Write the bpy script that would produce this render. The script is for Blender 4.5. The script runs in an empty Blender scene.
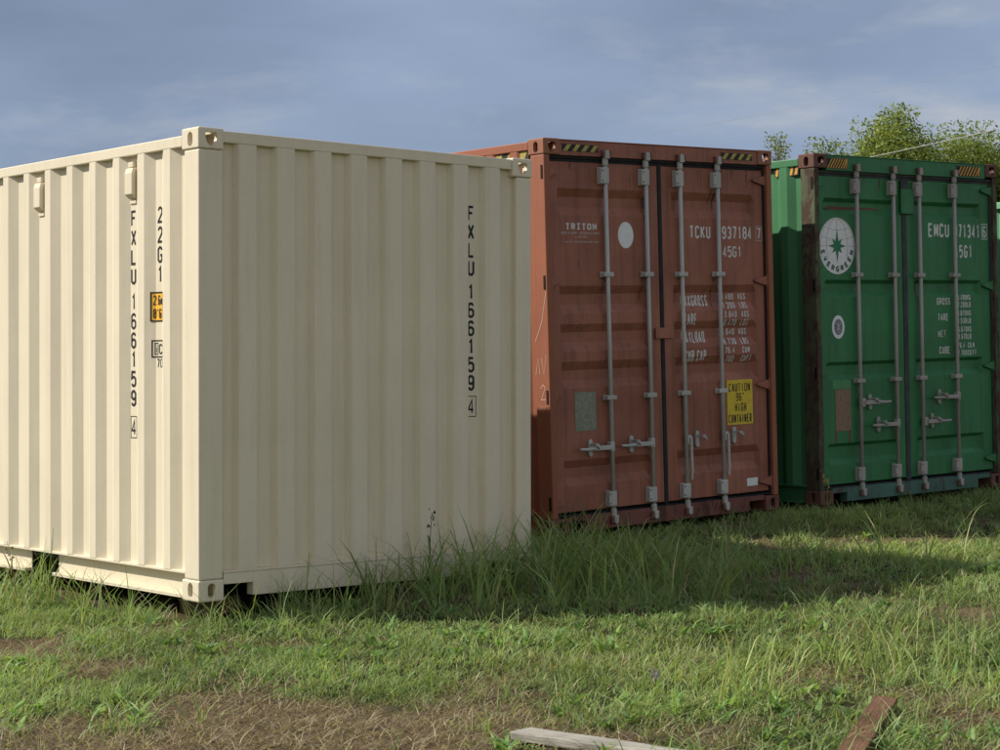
import bpy, bmesh, math, random
import numpy as np
from mathutils import Vector, Matrix, noise as mnoise
rad = math.radians
random.seed(7); rng = np.random.default_rng(11)
S = bpy.context.scene
C = S.collection

# ------------------------------------------------------------------ camera, sky, sun, exposure
cam = bpy.data.objects.new('camera', bpy.data.cameras.new('camera'))
C.objects.link(cam); S.camera = cam
cam.location = (0, 0, 1.40)
cam.rotation_euler = (rad(90 - 0.413), 0, 0)
cam.data.sensor_width = 36.0; cam.data.lens = 36.0 * 1.870
cam.data.clip_start = 0.05; cam.data.clip_end = 3000

SUN_AZ, SUN_EL = -86.0, 40.0           # degrees: azimuth from +Y (view direction) towards +X, elevation
CLOUD_SHIFT = (0.0, 2.1, 0.5)  # offset chosen so the added bright banks stay mostly out of view
SUN_STRENGTH, SKY_STRENGTH, EXPOSURE = 3.78, 0.115, 0.62
sx, sy, sz = math.sin(rad(SUN_AZ)) * math.cos(rad(SUN_EL)), math.cos(rad(SUN_AZ)) * math.cos(rad(SUN_EL)), math.sin(rad(SUN_EL))
sun = bpy.data.objects.new('sun', bpy.data.lights.new('sun', 'SUN'))
C.objects.link(sun)
sun.data.energy = SUN_STRENGTH; sun.data.angle = rad(0.55); sun.data.color = (1.0, 0.945, 0.86)
sun.rotation_euler = Vector((sx, sy, sz)).to_track_quat('Z', 'Y').to_euler()
sun.location = (-20, 0, 20)

W = bpy.data.worlds.new('World'); S.world = W; W.use_nodes = True
nt = W.node_tree; nt.nodes.clear()
def wn(t, **k):
    n = nt.nodes.new(t)
    for a, b in k.items(): setattr(n, a, b)
    return n
def ramp(tree, fac, stops, interp='LINEAR'):
    r = tree.nodes.new('ShaderNodeValToRGB'); r.color_ramp.interpolation = interp
    el = r.color_ramp.elements
    while len(el) > len(stops): el.remove(el[-1])
    while len(el) < len(stops): el.new(0.5)
    for e, (p, c) in zip(el, stops):
        e.position = p; e.color = (c, c, c, 1) if isinstance(c, (int, float)) else (*c, 1)
    tree.links.new(fac, r.inputs[0]); return r.outputs[0]
def mixc(tree, fac, a, b, mode='MIX'):
    m = tree.nodes.new('ShaderNodeMix'); m.data_type = 'RGBA'; m.blend_type = mode
    for sock, v in ((m.inputs[0], fac), (m.inputs[6], a), (m.inputs[7], b)):
        if hasattr(v, 'is_output'): tree.links.new(v, sock)
        elif isinstance(v, (int, float)): sock.default_value = v
        else: sock.default_value = (*v, 1)
    return m.outputs[2]
out = wn('ShaderNodeOutputWorld'); bg = wn('ShaderNodeBackground')
sky = wn('ShaderNodeTexSky', sky_type='NISHITA'); sky.sun_disc = False
sky.sun_elevation = rad(SUN_EL); sky.sun_rotation = rad(SUN_AZ)
sky.air_density = 1.0; sky.dust_density = 1.2; sky.ozone_density = 1.5
tc = wn('ShaderNodeTexCoord')
mp = wn('ShaderNodeMapping'); mp.inputs['Scale'].default_value = (1.0, 1.0, 3.2); mp.inputs['Location'].default_value = (1.3, 0.7, 0.2)
nt.links.new(tc.outputs['Generated'], mp.inputs[0])
n1 = wn('ShaderNodeTexNoise'); n1.inputs['Scale'].default_value = 4.6; n1.inputs['Detail'].default_value = 12; n1.inputs['Roughness'].default_value = 0.6
n1.inputs['Distortion'].default_value = 0.15
nt.links.new(mp.outputs[0], n1.inputs[0])
n2 = wn('ShaderNodeTexNoise'); n2.inputs['Scale'].default_value = 2.6; n2.inputs['Detail'].default_value = 7
nt.links.new(mp.outputs[0], n2.inputs[0])
# broken cover: slate rain cloud with paler wisps, plus bright warm banks added, mostly out of view, to fill the shade
slate = mixc(nt, ramp(nt, n2.outputs[0], [(0.38, 0.0), (0.62, 1.0)]), (0.98, 1.27, 1.92), (1.62, 2.06, 2.92))
wisp = mixc(nt, ramp(nt, n1.outputs[0], [(0.52, 0.0), (0.60, 0.30), (0.70, 0.95)]), slate, (2.6, 2.75, 3.05))
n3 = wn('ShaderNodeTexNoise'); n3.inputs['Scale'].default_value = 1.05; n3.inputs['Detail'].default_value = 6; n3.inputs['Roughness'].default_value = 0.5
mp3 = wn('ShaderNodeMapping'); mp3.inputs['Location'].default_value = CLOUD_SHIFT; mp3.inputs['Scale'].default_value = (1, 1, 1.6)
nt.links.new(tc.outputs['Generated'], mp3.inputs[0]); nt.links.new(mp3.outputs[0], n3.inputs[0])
fill_bank = mixc(nt, ramp(nt, n3.outputs[0], [(0.50, 0.0), (0.66, 1.0)]), wisp, (5.6, 5.3, 4.9))
col = mixc(nt, 0.93, sky.outputs[0], fill_bank)
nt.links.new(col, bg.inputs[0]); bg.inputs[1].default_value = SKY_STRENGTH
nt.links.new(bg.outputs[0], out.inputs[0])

S.view_settings.view_transform = 'Standard'; S.view_settings.look = 'None'
S.view_settings.exposure = EXPOSURE; S.view_settings.gamma = 1.0
S.view_settings.use_curve_mapping = False
S.render.engine = 'CYCLES'
S.render.resolution_x, S.render.resolution_y = 1024, 768

# ------------------------------------------------------------------ helpers
def tag(o, label=None, cat=None, group=None, kind=None):
    if label: o['label'] = label
    if cat: o['category'] = cat
    if group: o['group'] = group
    if kind: o['kind'] = kind
    return o
def empty(name, mat=None):
    o = bpy.data.objects.new(name, None); C.objects.link(o); o.empty_display_size = 0.3
    if mat is not None: o.matrix_world = mat
    return o
def link(name, me, mat, parent=None):
    o = bpy.data.objects.new(name, me); C.objects.link(o)
    if mat and not me.materials: me.materials.append(mat)
    if parent: o.parent = parent
    return o
class MB:
    def __init__(s): s.v = []; s.f = []
    def add(s, vs, fs):
        k = len(s.v); s.v += [tuple(p) for p in vs]; s.f += [tuple(i + k for i in f) for f in fs]; return s
    def box(s, x0, x1, y0, y1, z0, z1):
        return s.add([(x0, y0, z0), (x1, y0, z0), (x1, y1, z0), (x0, y1, z0), (x0, y0, z1), (x1, y0, z1), (x1, y1, z1), (x0, y1, z1)],
                     [(0, 3, 2, 1), (4, 5, 6, 7), (0, 1, 5, 4), (1, 2, 6, 5), (2, 3, 7, 6), (3, 0, 4, 7)])
    def prism(s, pts, axis, a, b):
        n = len(pts)
        def mk(p, c): q = list(p); q.insert(axis, c); return tuple(q)
        vs = [mk(p, a) for p in pts] + [mk(p, b) for p in pts]
        fs = [tuple(range(n)), tuple(range(2 * n - 1, n - 1, -1))] + [(i, (i + 1) % n, n + (i + 1) % n, n + i) for i in range(n)]
        return s.add(vs, fs)
    def tube(s, pts, rads, n=10, cap=True):
        pts = [Vector(p) for p in pts]; k = len(s.v); rings = []
        for i, p in enumerate(pts):
            d = (pts[min(i + 1, len(pts) - 1)] - pts[max(i - 1, 0)]).normalized()
            a = d.orthogonal().normalized() if i == 0 else (rings[-1][1] - d * rings[-1][1].dot(d)).normalized()
            b = d.cross(a); rings.append((p, a, b))
        vs = []
        for (p, a, b), r in zip(rings, rads):
            for j in range(n):
                t = 2 * math.pi * j / n; vs.append(p + (a * math.cos(t) + b * math.sin(t)) * r)
        fs = []
        for i in range(len(pts) - 1):
            for j in range(n):
                fs.append((i * n + j, i * n + (j + 1) % n, (i + 1) * n + (j + 1) % n, (i + 1) * n + j))
        if cap: fs += [tuple(range(n - 1, -1, -1)), tuple(range((len(pts) - 1) * n, len(pts) * n))]
        return s.add(vs, fs)
    def mesh(s, name):
        me = bpy.data.meshes.new(name); me.from_pydata(s.v, [], s.f); me.update()
        bm = bmesh.new(); bm.from_mesh(me); bmesh.ops.recalc_face_normals(bm, faces=bm.faces); bm.to_mesh(me); bm.free()
        return me
    def build(s, name, mat, parent=None, bevel=0, seg=2, smooth=False):
        me = s.mesh(name)
        if smooth: me.polygons.foreach_set('use_smooth', [True] * len(me.polygons))
        o = link(name, me, mat, parent)
        if bevel:
            m = o.modifiers.new('bevel', 'BEVEL'); m.width = bevel; m.segments = seg; m.limit_method = 'ANGLE'; m.angle_limit = rad(40)
        return o

# ------------------------------------------------------------------ materials
def newmat(name):
    m = bpy.data.materials.new(name); m.use_nodes = True
    t = m.node_tree; b = t.nodes['Principled BSDF']
    return m, t, b
def tex(t, kind, scale, detail=4, mapscale=None, rough=0.55, dist=0.0, vec=None):
    if vec is None:
        c = t.nodes.new('ShaderNodeTexCoord'); vec = c.outputs['Object']
    if mapscale:
        p = t.nodes.new('ShaderNodeMapping'); p.inputs['Scale'].default_value = mapscale
        t.links.new(vec, p.inputs[0]); vec = p.outputs[0]
    n = t.nodes.new('ShaderNodeTexNoise' if kind == 'noise' else 'ShaderNodeTexVoronoi')
    n.inputs['Scale'].default_value = scale
    if kind == 'noise':
        n.inputs['Detail'].default_value = detail; n.inputs['Roughness'].default_value = rough; n.inputs['Distortion'].default_value = dist
    t.links.new(vec, n.inputs[0]); return n.outputs[0]
def bump(t, b, h, strength, distance):
    n = t.nodes.new('ShaderNodeBump'); n.inputs['Strength'].default_value = strength; n.inputs['Distance'].default_value = distance
    t.links.new(h, n.inputs['Height']); t.links.new(n.outputs[0], b.inputs['Normal']); return n
RUST = (0.115, 0.042, 0.018)
def paint(name, col, rough=0.5, var=0.12, rust=0.0, streak=0.15, dirt=(0.10, 0.075, 0.05), rustcol=RUST, fade=None, dent=0.006):
    m, t, b = newmat(name)
    big = tex(t, 'noise', 1.7, 5)
    c = mixc(t, ramp(t, big, [(0.3, 0.0), (0.7, 1.0)]), tuple(x * (1 - var) for x in col), tuple(min(1, x * (1 + var * 0.6)) for x in (fade or col)))
    st = tex(t, 'noise', 3.0, 6, (6, 6, 0.35), 0.6)
    c = mixc(t, ramp(t, st, [(0.48, 0.0), (0.78, streak)]), c, dirt)
    fine = tex(t, 'noise', 42, 3)
    c = mixc(t, ramp(t, fine, [(0.55, 0.0), (0.8, streak * 0.6)]), c, dirt)
    if rust > 0:
        r = tex(t, 'noise', 7.5, 12, (1, 1, 0.42), 0.74, 0.5)
        lo = 0.74 - 0.36 * rust
        rm = ramp(t, r, [(lo, 0.0), (lo + 0.045, 1.0)])
        rc = mixc(t, tex(t, 'noise', 30, 5), tuple(x * 0.45 for x in rustcol), tuple(min(1, x * 1.8) for x in rustcol))
        c = mixc(t, rm, c, rc)
        rg = mixc(t, rm, (rough,) * 3, (0.9,) * 3); t.links.new(rg, b.inputs['Roughness'])
    else:
        rr = ramp(t, fine, [(0.2, rough - 0.08), (0.8, rough + 0.12)]); t.links.new(rr, b.inputs['Roughness'])
    t.links.new(c, b.inputs['Base Color'])
    b.inputs['Specular IOR Level'].default_value = 0.35
    bump(t, b, tex(t, 'noise', 2.6, 3), 0.55, dent)
    return m
def plain(name, col, rough=0.6, var=0.15, scale=14, metal=0.0, bmp=0.0):
    m, t, b = newmat(name)
    n = tex(t, 'noise', scale, 6)
    t.links.new(mixc(t, ramp(t, n, [(0.3, 0.0), (0.7, 1.0)]), tuple(x * (1 - var) for x in col), tuple(min(1, x * (1 + var)) for x in col)), b.inputs['Base Color'])
    b.inputs['Roughness'].default_value = rough; b.inputs['Metallic'].default_value = metal
    b.inputs['Specular IOR Level'].default_value = 0.3
    if bmp: bump(t, b, n, 0.5, bmp)
    return m
M = {}
M['cream'] = paint('cream paint', (0.71, 0.63, 0.468), 0.46, 0.05, 0.0, 0.22, (0.40, 0.33, 0.21))
M['cream_worn'] = paint('cream paint worn', (0.71, 0.63, 0.468), 0.5, 0.05, 0.22, 0.12, (0.3, 0.24, 0.15), (0.16, 0.09, 0.05))
M['red'] = paint('oxide red paint', (0.28, 0.102, 0.060), 0.55, 0.18, 0.24, 0.60, (0.075, 0.04, 0.03), (0.06, 0.022, 0.014), (0.32, 0.125, 0.076))
M['red_side'] = paint('oxide red paint sun faded', (0.285, 0.098, 0.050), 0.6, 0.12, 0.08, 0.25, (0.12, 0.05, 0.03), (0.10, 0.035, 0.02))
M['red_worn'] = paint('oxide red paint rusty', (0.17, 0.062, 0.045), 0.65, 0.25, 0.55, 0.6, (0.05, 0.03, 0.022), (0.07, 0.032, 0.02))
M['red_casting'] = paint('worn orange casting', (0.30, 0.125, 0.07), 0.65, 0.25, 0.4, 0.4, (0.08, 0.045, 0.03), (0.10, 0.045, 0.028))
M['green'] = paint('green paint', (0.028, 0.158, 0.052), 0.48, 0.15, 0.14, 0.55, (0.025, 0.055, 0.035), (0.075, 0.03, 0.022), (0.030, 0.175, 0.057))
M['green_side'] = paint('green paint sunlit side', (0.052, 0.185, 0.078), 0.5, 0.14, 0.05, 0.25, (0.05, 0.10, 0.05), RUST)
M['green_worn'] = paint('green paint heavily rusted', (0.085, 0.10, 0.05), 0.75, 0.35, 0.78, 0.5, (0.05, 0.04, 0.025), (0.055, 0.033, 0.023))
M['green_sill'] = paint('dull teal green sill', (0.06, 0.14, 0.105), 0.6, 0.3, 0.45, 0.5, (0.03, 0.04, 0.03), (0.06, 0.035, 0.025))
M['rusty'] = paint('rusted brown steel', (0.14, 0.065, 0.045), 0.75, 0.3, 0.55, 0.3, (0.04, 0.028, 0.02), (0.09, 0.04, 0.024))
M['mint'] = paint('pale green paint', (0.17, 0.42, 0.24), 0.5, 0.1, 0.12, 0.2, (0.08, 0.16, 0.09), RUST)
M['galv'] = paint('galvanised steel', (0.44, 0.44, 0.40), 0.55, 0.2, 0.08, 0.4, (0.19, 0.18, 0.16), (0.12, 0.06, 0.035), None, 0.002)
M['galv_dull'] = paint('dull greyed steel', (0.36, 0.335, 0.30), 0.55, 0.2, 0.16, 0.4, (0.15, 0.12, 0.10), (0.10, 0.055, 0.035), None, 0.002)
M['rubber'] = plain('black rubber', (0.018, 0.019, 0.020), 0.75, 0.3)
M['rubber_grey'] = plain('greyed rubber', (0.045, 0.05, 0.047), 0.75, 0.35)
M['dark'] = plain('dark opening', (0.006, 0.006, 0.006), 0.9, 0.2)
M['black_print'] = plain('black lettering', (0.016, 0.016, 0.018), 0.5, 0.3)
def print_mat(name, col, wear):
    m, t, b = newmat(name)
    n = tex(t, 'noise', 60, 4); n2 = tex(t, 'noise', 9, 5)
    t.links.new(mixc(t, ramp(t, n, [(0.35, 0.0), (0.7, 1.0)]), tuple(x * 0.82 for x in col), col), b.inputs['Base Color'])
    b.inputs['Roughness'].default_value = 0.6
    mx = t.nodes.new('ShaderNodeMath'); mx.operation = 'ADD'
    t.links.new(n, mx.inputs[0]); t.links.new(n2, mx.inputs[1])
    t.links.new(ramp(t, mx.outputs[0], [(wear, 0.0), (wear + 0.12, 1.0)]), b.inputs['Alpha'])
    return m
M['white_print'] = print_mat('worn white lettering', (0.66, 0.66, 0.62), 0.60)
M['white_faded'] = print_mat('faded white lettering', (0.52, 0.50, 0.46), 0.70)
M['stain'] = print_mat('brown drip stain', (0.30, 0.245, 0.16), 1.02)
M['rust_run'] = print_mat('rust run', (0.085, 0.036, 0.02), 0.98)
M['dark_run'] = print_mat('dark grime run', (0.03, 0.022, 0.018), 1.0)
M['white_disc'] = plain('white decal', (0.68, 0.69, 0.67), 0.5, 0.06, 30)
M['decal_green'] = plain('decal green', (0.02, 0.17, 0.07), 0.5, 0.1)
M['decal_dark'] = plain('decal dark green lettering', (0.012, 0.075, 0.045), 0.5, 0.1)
M['decal_line'] = plain('decal pinkish line', (0.40, 0.27, 0.25), 0.6, 0.1)
M['decal_grey'] = plain('decal grey', (0.16, 0.17, 0.20), 0.6, 0.3, 60)
M['yellow'] = plain('yellow placard', (0.62, 0.45, 0.035), 0.5, 0.12, 30)
M['amber'] = plain('amber placard', (0.80, 0.44, 0.04), 0.5, 0.06, 30)
M['stripe_yellow'] = plain('worn yellow stripe', (0.38, 0.31, 0.075), 0.6, 0.35, 40)
M['stripe_orange'] = plain('orange stripe', (0.55, 0.29, 0.05), 0.6, 0.25, 40)
M['stripe_black'] = plain('worn black marking', (0.03, 0.026, 0.022), 0.7, 0.5, 30)
M['plate_grey'] = plain('grey green data plate', (0.22, 0.235, 0.175), 0.5, 0.25, 55, 0.3)
M['plate_brown'] = plain('brown data plate', (0.23, 0.155, 0.10), 0.6, 0.3, 45, 0.2)
M['green_patch'] = plain('paler green patch', (0.075, 0.235, 0.10), 0.6, 0.15)
M['chalk'] = plain('chalk scrawl', (0.50, 0.34, 0.26), 0.8, 0.1)
M['floor'] = plain('dark underframe', (0.04, 0.04, 0.04), 0.8, 0.4)

# ------------------------------------------------------------------ stroke lettering
c_, d_ = 0.3, 0.14
G = {
 '0': [[(c_,0),(1-c_,0),(1,d_),(1,1-d_),(1-c_,1),(c_,1),(0,1-d_),(0,d_),'z']],
 '1': [[(.25,.80),(.6,1),(.6,0)]],
 '2': [[(0,.82),(c_,1),(1-c_,1),(1,1-d_),(1,.62),(0,.04),(0,0),(1,0)]],
 '3': [[(0,.84),(c_,1),(1-c_,1),(1,1-d_),(1,.63),(.68,.52),(1,.41),(1,d_),(1-c_,0),(c_,0),(0,.16)]],
 '4': [[(.72,0),(.72,1),(0,.30),(.02,.26),(1,.26)]],
 '5': [[(.95,1),(.06,1),(.0,.55),(c_,.63),(1-c_,.63),(1,.5),(1,d_),(1-c_,0),(c_,0),(0,.14)]],
 '6': [[(1,.86),(1-c_,1),(c_,1),(0,1-d_),(0,d_),(c_,0),(1-c_,0),(1,d_),(1,.44),(1-c_,.56),(c_,.56),(.12,.48)]],
 '7': [[(0,1),(1,1),(1,.93),(.4,0)]],
 '8': [[(c_,.53),(0,.64),(0,1-d_),(c_,1),(1-c_,1),(1,1-d_),(1,.64),(1-c_,.53),(1,.42),(1,d_),(1-c_,0),(c_,0),(0,d_),(0,.42),'z'],[(.34,.53),(.66,.53)]],
 '9': [[(0,.14),(c_,0),(1-c_,0),(1,d_),(1,1-d_),(1-c_,1),(c_,1),(0,1-d_),(0,.56),(c_,.44),(1-c_,.44),(.88,.52)]],
 'A': [[(0,0),(.46,1)],[(1,0),(.54,1)],[(.2,.3),(.8,.3)]],
 'B': [[(0,0),(0,1),(1-c_,1),(1,1-d_),(1,.64),(1-c_,.53),(1,.42),(1,d_),(1-c_,0),'z'],[(.1,.53),(.66,.53)]],
 'C': [[(1,.80),(1,1-d_),(1-c_,1),(c_,1),(0,1-d_),(0,d_),(c_,0),(1-c_,0),(1,d_),(1,.20)]],
 'D': [[(0,0),(1-c_,0),(1,d_),(1,1-d_),(1-c_,1),(0,1),'z']],
 'E': [[(1,1),(0,1),(0,0),(1,0)],[(.05,.52),(.8,.52)]],
 'F': [[(1,1),(0,1),(0,0)],[(.05,.54),(.8,.54)]],
 'G': [[(1,.80),(1,1-d_),(1-c_,1),(c_,1),(0,1-d_),(0,d_),(c_,0),(1-c_,0),(1,d_),(1,.46),(.55,.46)]],
 'H': [[(0,0),(0,1)],[(1,0),(1,1)],[(.05,.5),(.95,.5)]],
 'I': [[(.5,0),(.5,1)]], 'K': [[(0,0),(0,1)],[(1,1),(.08,.45)],[(.3,.55),(1,0)]],
 'L': [[(0,1),(0,0),(1,0)]], 'M': [[(0,0),(0,1)],[(1,0),(1,1)],[(.04,1),(.5,.2)],[(.96,1),(.5,.2)]], 'N': [[(0,0),(0,1)],[(1,0),(1,1)],[(.02,.98),(.98,.02)]],
 'O': None, 'P': [[(0,0),(0,1),(1-c_,1),(1,1-d_),(1,.58),(1-c_,.46),(.08,.46)]],
 'R': [[(0,0),(0,1),(1-c_,1),(1,1-d_),(1,.6),(1-c_,.48),(.08,.48)],[(.5,.46),(1,0)]],
 'S': [[(1,.84),(1-c_,1),(c_,1),(0,1-d_),(0,.64),(1,.38),(1,d_),(1-c_,0),(c_,0),(0,.16)]],
 'T': [[(0,1),(1,1)],[(.5,.97),(.5,0)]], 'U': [[(0,1),(0,d_),(c_,0),(1-c_,0),(1,d_),(1,1)]],
 'V': [[(0,1),(.46,0)],[(1,1),(.54,0)]], 'W': [[(0,1),(.25,0)],[(.5,.7),(.25,0)],[(.5,.7),(.75,0)],[(1,1),(.75,0)]], 'X': [[(0,0),(1,1)],[(0,1),(1,0)]],
 'Y': [[(0,1),(.5,.5),(1,1)],[(.5,.47),(.5,0)]], '.': [[(.35,.0),(.65,.0)]], ',': [[(.55,.05),(.35,-.1)]],
 "'": [[(.5,1),(.5,.8)]], '"': [[(.3,1),(.3,.8)],[(.7,1),(.7,.8)]],
 'a': [[(.9,.0),(.9,.62),(.1,.62)],[(.85,.35),(.1,.35),(.1,.03),(.85,.03)]], 'c': [[(1,.6),(.1,.6),(.1,0),(1,0)]],
 'e': [[(.1,.3),(.9,.3),(.9,.6),(.1,.6),(.1,0),(.9,0)]], 'i': [[(.5,0),(.5,.6)],[(.5,.75),(.5,.85)]],
 'm': [[(0,0),(0,.62),(1,.62),(1,0)],[(.5,0),(.5,.55)]], 'n': [[(.1,0),(.1,.62),(.9,.62),(.9,0)]],
 'o': [[(.1,0),(.9,0),(.9,.62),(.1,.62),'z']], 'r': [[(.1,0),(.1,.62),(.9,.62)]], 't': [[(.4,.9),(.4,0),(.9,0)],[(.1,.62),(.9,.62)]],
 'w': [[(0,.62),(.25,0),(.5,.5),(.75,0),(1,.62)]],
}
G['O'] = G['0']
def stroke(pts, th):
    closed = pts[-1] == 'z'
    if closed: pts = pts[:-1]
    P = [Vector(p) for p in pts]; n = len(P); L = []; Rr = []
    for i in range(n):
        a = P[(i - 1) % n] if (i > 0 or closed) else None
        b = P[(i + 1) % n] if (i < n - 1 or closed) else None
        d1 = (P[i] - a).normalized() if a is not None else (b - P[i]).normalized()
        d2 = (b - P[i]).normalized() if b is not None else d1
        n1, n2 = Vector((-d1.y, d1.x)), Vector((-d2.y, d2.x))
        m = (n1 + n2); m = m / max(m.length, 1e-6); k = min(1 / max(m.dot(n1), 0.35), 2.0)
        L.append(P[i] + m * th / 2 * k); Rr.append(P[i] - m * th / 2 * k)
    quads = []
    for i in range(n if closed else n - 1):
        j = (i + 1) % n; quads.append([L[i], L[j], Rr[j], Rr[i]])
    return quads
def glyph_polys(ch, x, y, w, h, th, serif=False):
    """list of strokes; each stroke a list of quads in 2-D"""
    res = []
    for st in G.get(ch, []):
        pts = [(x + th / 2 + p[0] * (w - th), y + th / 2 + p[1] * (h - th)) if p != 'z' else 'z' for p in st]
        res.append(stroke(pts, th))
    if serif:
        tk = {'T': [(.25, 0), (.75, 0)], 'I': [(0, 0), (1, 0), None, (0, 1), (1, 1)], 'R': [(-.1, 0), (.3, 0), None, (.75, 0), (1.15, 0), None, (-.15, 1), (.2, 1)],
              'N': [(-.15, 0), (.25, 0), None, (.8, 1), (1.2, 1), None, (-.2, 1), (.1, 1)]}.get(ch, [])
        cur = []
        for p in tk + [None]:
            if p is None:
                if cur: res.append(stroke(cur, th * 0.75))
                cur = []
            else: cur.append((x + th / 2 + p[0] * (w - th), y + th * .375 + p[1] * (h - th * .75)))
    return res
def text_polys(txt, x, y, w, h, th, adv=None, vertical=False, serif=False, slant=0.0):
    res = []; adv = adv or w * 1.32; cx, cy = x, y
    for ch in txt:
        if ch == '.': res += [[q for q in s] for s in glyph_polys(ch, cx - w * 0.2, cy, w, h, th)]; cx += adv * 0.55; continue
        if ch != ' ':
            res += glyph_polys(ch, cx, cy, w, h, th, serif)
        if vertical: cy -= adv
        else: cx += adv
    return res
def decal(name, strokes, mat, parent, mapper, cuts=(), axis=1, eps0=0.0008):
    """flat print laid onto a surface; mapper(s, t, eps) -> 3-D, cut where the surface folds"""
    bm = bmesh.new(); lay = bm.verts.layers.float.new('e')
    for k, st in enumerate(strokes):
        for q in st:
            vs = [bm.verts.new((p[0], p[1], 0)) for p in q]
            for v in vs: v[lay] = eps0 + 0.00025 * (k % 6)
            try: bm.faces.new(vs)
            except ValueError: pass
    for cval in cuts:
        co = (0, cval, 0) if axis == 1 else (cval, 0, 0); no = (0, 1, 0) if axis == 1 else (1, 0, 0)
        bmesh.ops.bisect_plane(bm, geom=bm.verts[:] + bm.edges[:] + bm.faces[:], plane_co=co, plane_no=no)
    for v in bm.verts: v.co = mapper(v.co.x, v.co.y, v[lay])
    me = bpy.data.meshes.new(name); bm.to_mesh(me); bm.free()
    return link(name, me, mat, parent)
def rect(x0, x1, y0, y1): return [[Vector((x0, y0)), Vector((x1, y0)), Vector((x1, y1)), Vector((x0, y1))]]
def ellipse(cx, cy, rx, ry, n=48, flat=1.0):
    pts = [Vector((cx + rx * math.cos(2 * math.pi * i / n), cy + ry * math.sin(2 * math.pi * i / n))) for i in range(n)]
    ctr = Vector((cx, cy)); return [[ctr, pts[i], pts[(i + 1) % n]] for i in range(n)]

# ------------------------------------------------------------------ ground shape
def sclip(x, a, b): return np.minimum(np.maximum(x, a), b)
def vnoise(x, y, seed=0):
    """cheap smooth value noise, vectorised"""
    x = np.asarray(x, float); y = np.asarray(y, float)
    xi = np.floor(x).astype(int); yi = np.floor(y).astype(int); fx = x - xi; fy = y - yi
    fx = fx * fx * (3 - 2 * fx); fy = fy * fy * (3 - 2 * fy)
    def hsh(i, j):
        n = (i * 374761393 + j * 668265263 + seed * 144269) & 0xffffffff
        n = ((n ^ (n >> 13)) * 1274126177) & 0xffffffff
        return ((n ^ (n >> 16)) & 0xffff) / 65535.0
    return (hsh(xi, yi) * (1 - fx) + hsh(xi + 1, yi) * fx) * (1 - fy) + (hsh(xi, yi + 1) * (1 - fx) + hsh(xi + 1, yi + 1) * fx) * fy
def fbm(x, y, seed=0, o=4):
    s = 0; a = 0.5; f = 1.0
    for k in range(o): s = s + a * vnoise(x * f, y * f, seed + k * 17); a *= 0.5; f *= 2.03
    return s / (1 - 0.5 ** o)
def ground_z(x, y):
    x = np.asarray(x, float); y = np.asarray(y, float)
    z = 0.025 * sclip(x, -4, 8) + 0.015 * sclip(y, 0, 19) - 0.137
    near = np.clip(1 - np.hypot(x, y - 10) / 60, 0, 1)
    return z + near * (0.045 * (fbm(x * 0.9, y * 0.9, 3) - 0.5) + 0.02 * (fbm(x * 5, y * 5, 9, 3) - 0.5) + 0.022 * (fbm(x * 13, y * 13, 19, 2) - 0.5))
def bare(x, y):
    """1 where the grass is worn away to brown thatch and soil"""
    x = np.asarray(x, float); y = np.asarray(y, float)
    n = fbm(x * 1.6, y * 1.6, 21, 5); n2 = fbm(x * 5.0, y * 5.0, 33, 3)
    e1 = 1.25 - np.hypot((x + 0.88) / 1.55, (y - 6.62) / 1.18)
    e2 = 1.3 - np.hypot((x + 2.55) / 0.50, (y - 9.5) / 0.42)
    e3 = 0.9 - np.hypot((x - 0.25) / 0.55, (y - 6.9) / 0.5)
    e4 = 0.55 - np.hypot((x - 1.95) / 0.5, (y - 7.25) / 0.22)
    e = np.maximum.reduce([e1, e2, e3, e4, np.full_like(x, -0.06)])
    return np.clip((e * 1.6 + (n - 0.5) * 3.0 + (n2 - 0.5) * 1.3) * 1.3, 0, 1)

def soil_mat():
    m, t, b = newmat('soil and thatch')
    geo = t.nodes.new('ShaderNodeNewGeometry'); pos = geo.outputs['Position']
    n = tex(t, 'noise', 3.0, 8, vec=pos); f = tex(t, 'noise', 38, 6, vec=pos, rough=0.7); st = tex(t, 'noise', 70, 4, (1, 0.35, 1), vec=pos)
    soil = mixc(t, ramp(t, f, [(0.3, 0.0), (0.72, 1.0)]), (0.075, 0.050, 0.029), (0.27, 0.20, 0.118))
    soil = mixc(t, ramp(t, st, [(0.56, 0.0), (0.7, 0.55)]), soil, (0.36, 0.29, 0.17))
    soil = mixc(t, ramp(t, n, [(0.36, 0.5), (0.58, 0.0)]), soil, (0.06, 0.038, 0.022))
    turf = mixc(t, ramp(t, f, [(0.3, 0.0), (0.7, 1.0)]), (0.024, 0.030, 0.010), (0.070, 0.080, 0.026))
    at = t.nodes.new('ShaderNodeAttribute'); at.attribute_name = 'bare'
    c = mixc(t, at.outputs['Fac'], turf, soil)
    t.links.new(c, b.inputs['Base Color']); b.inputs['Roughness'].default_value = 0.95; b.inputs['Specular IOR Level'].default_value = 0.1
    bump(t, b, f, 1.0, 0.03)
    return m
def axis_coords(lo, hi, step, far, k=1.35):
    a = list(np.arange(lo, hi, step)); s = step; v = a[-1]; up = []
    while v < far: s *= k; v += s; up.append(v)
    s = step; v = lo; dn = []
    while v > -far: s *= k; v -= s; dn.append(v)
    return np.array(dn[::-1] + a + up)
gx = axis_coords(-5.5, 7.5, 0.045, 900); gy = axis_coords(4.8, 18, 0.045, 900)
X, Y = np.meshgrid(gx, gy); Zg = ground_z(X, Y)
nx, ny = len(gx), len(gy)
vg = np.stack([X.ravel(), Y.ravel(), Zg.ravel()], 1)
idx = np.arange(nx * ny).reshape(ny, nx)
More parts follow.
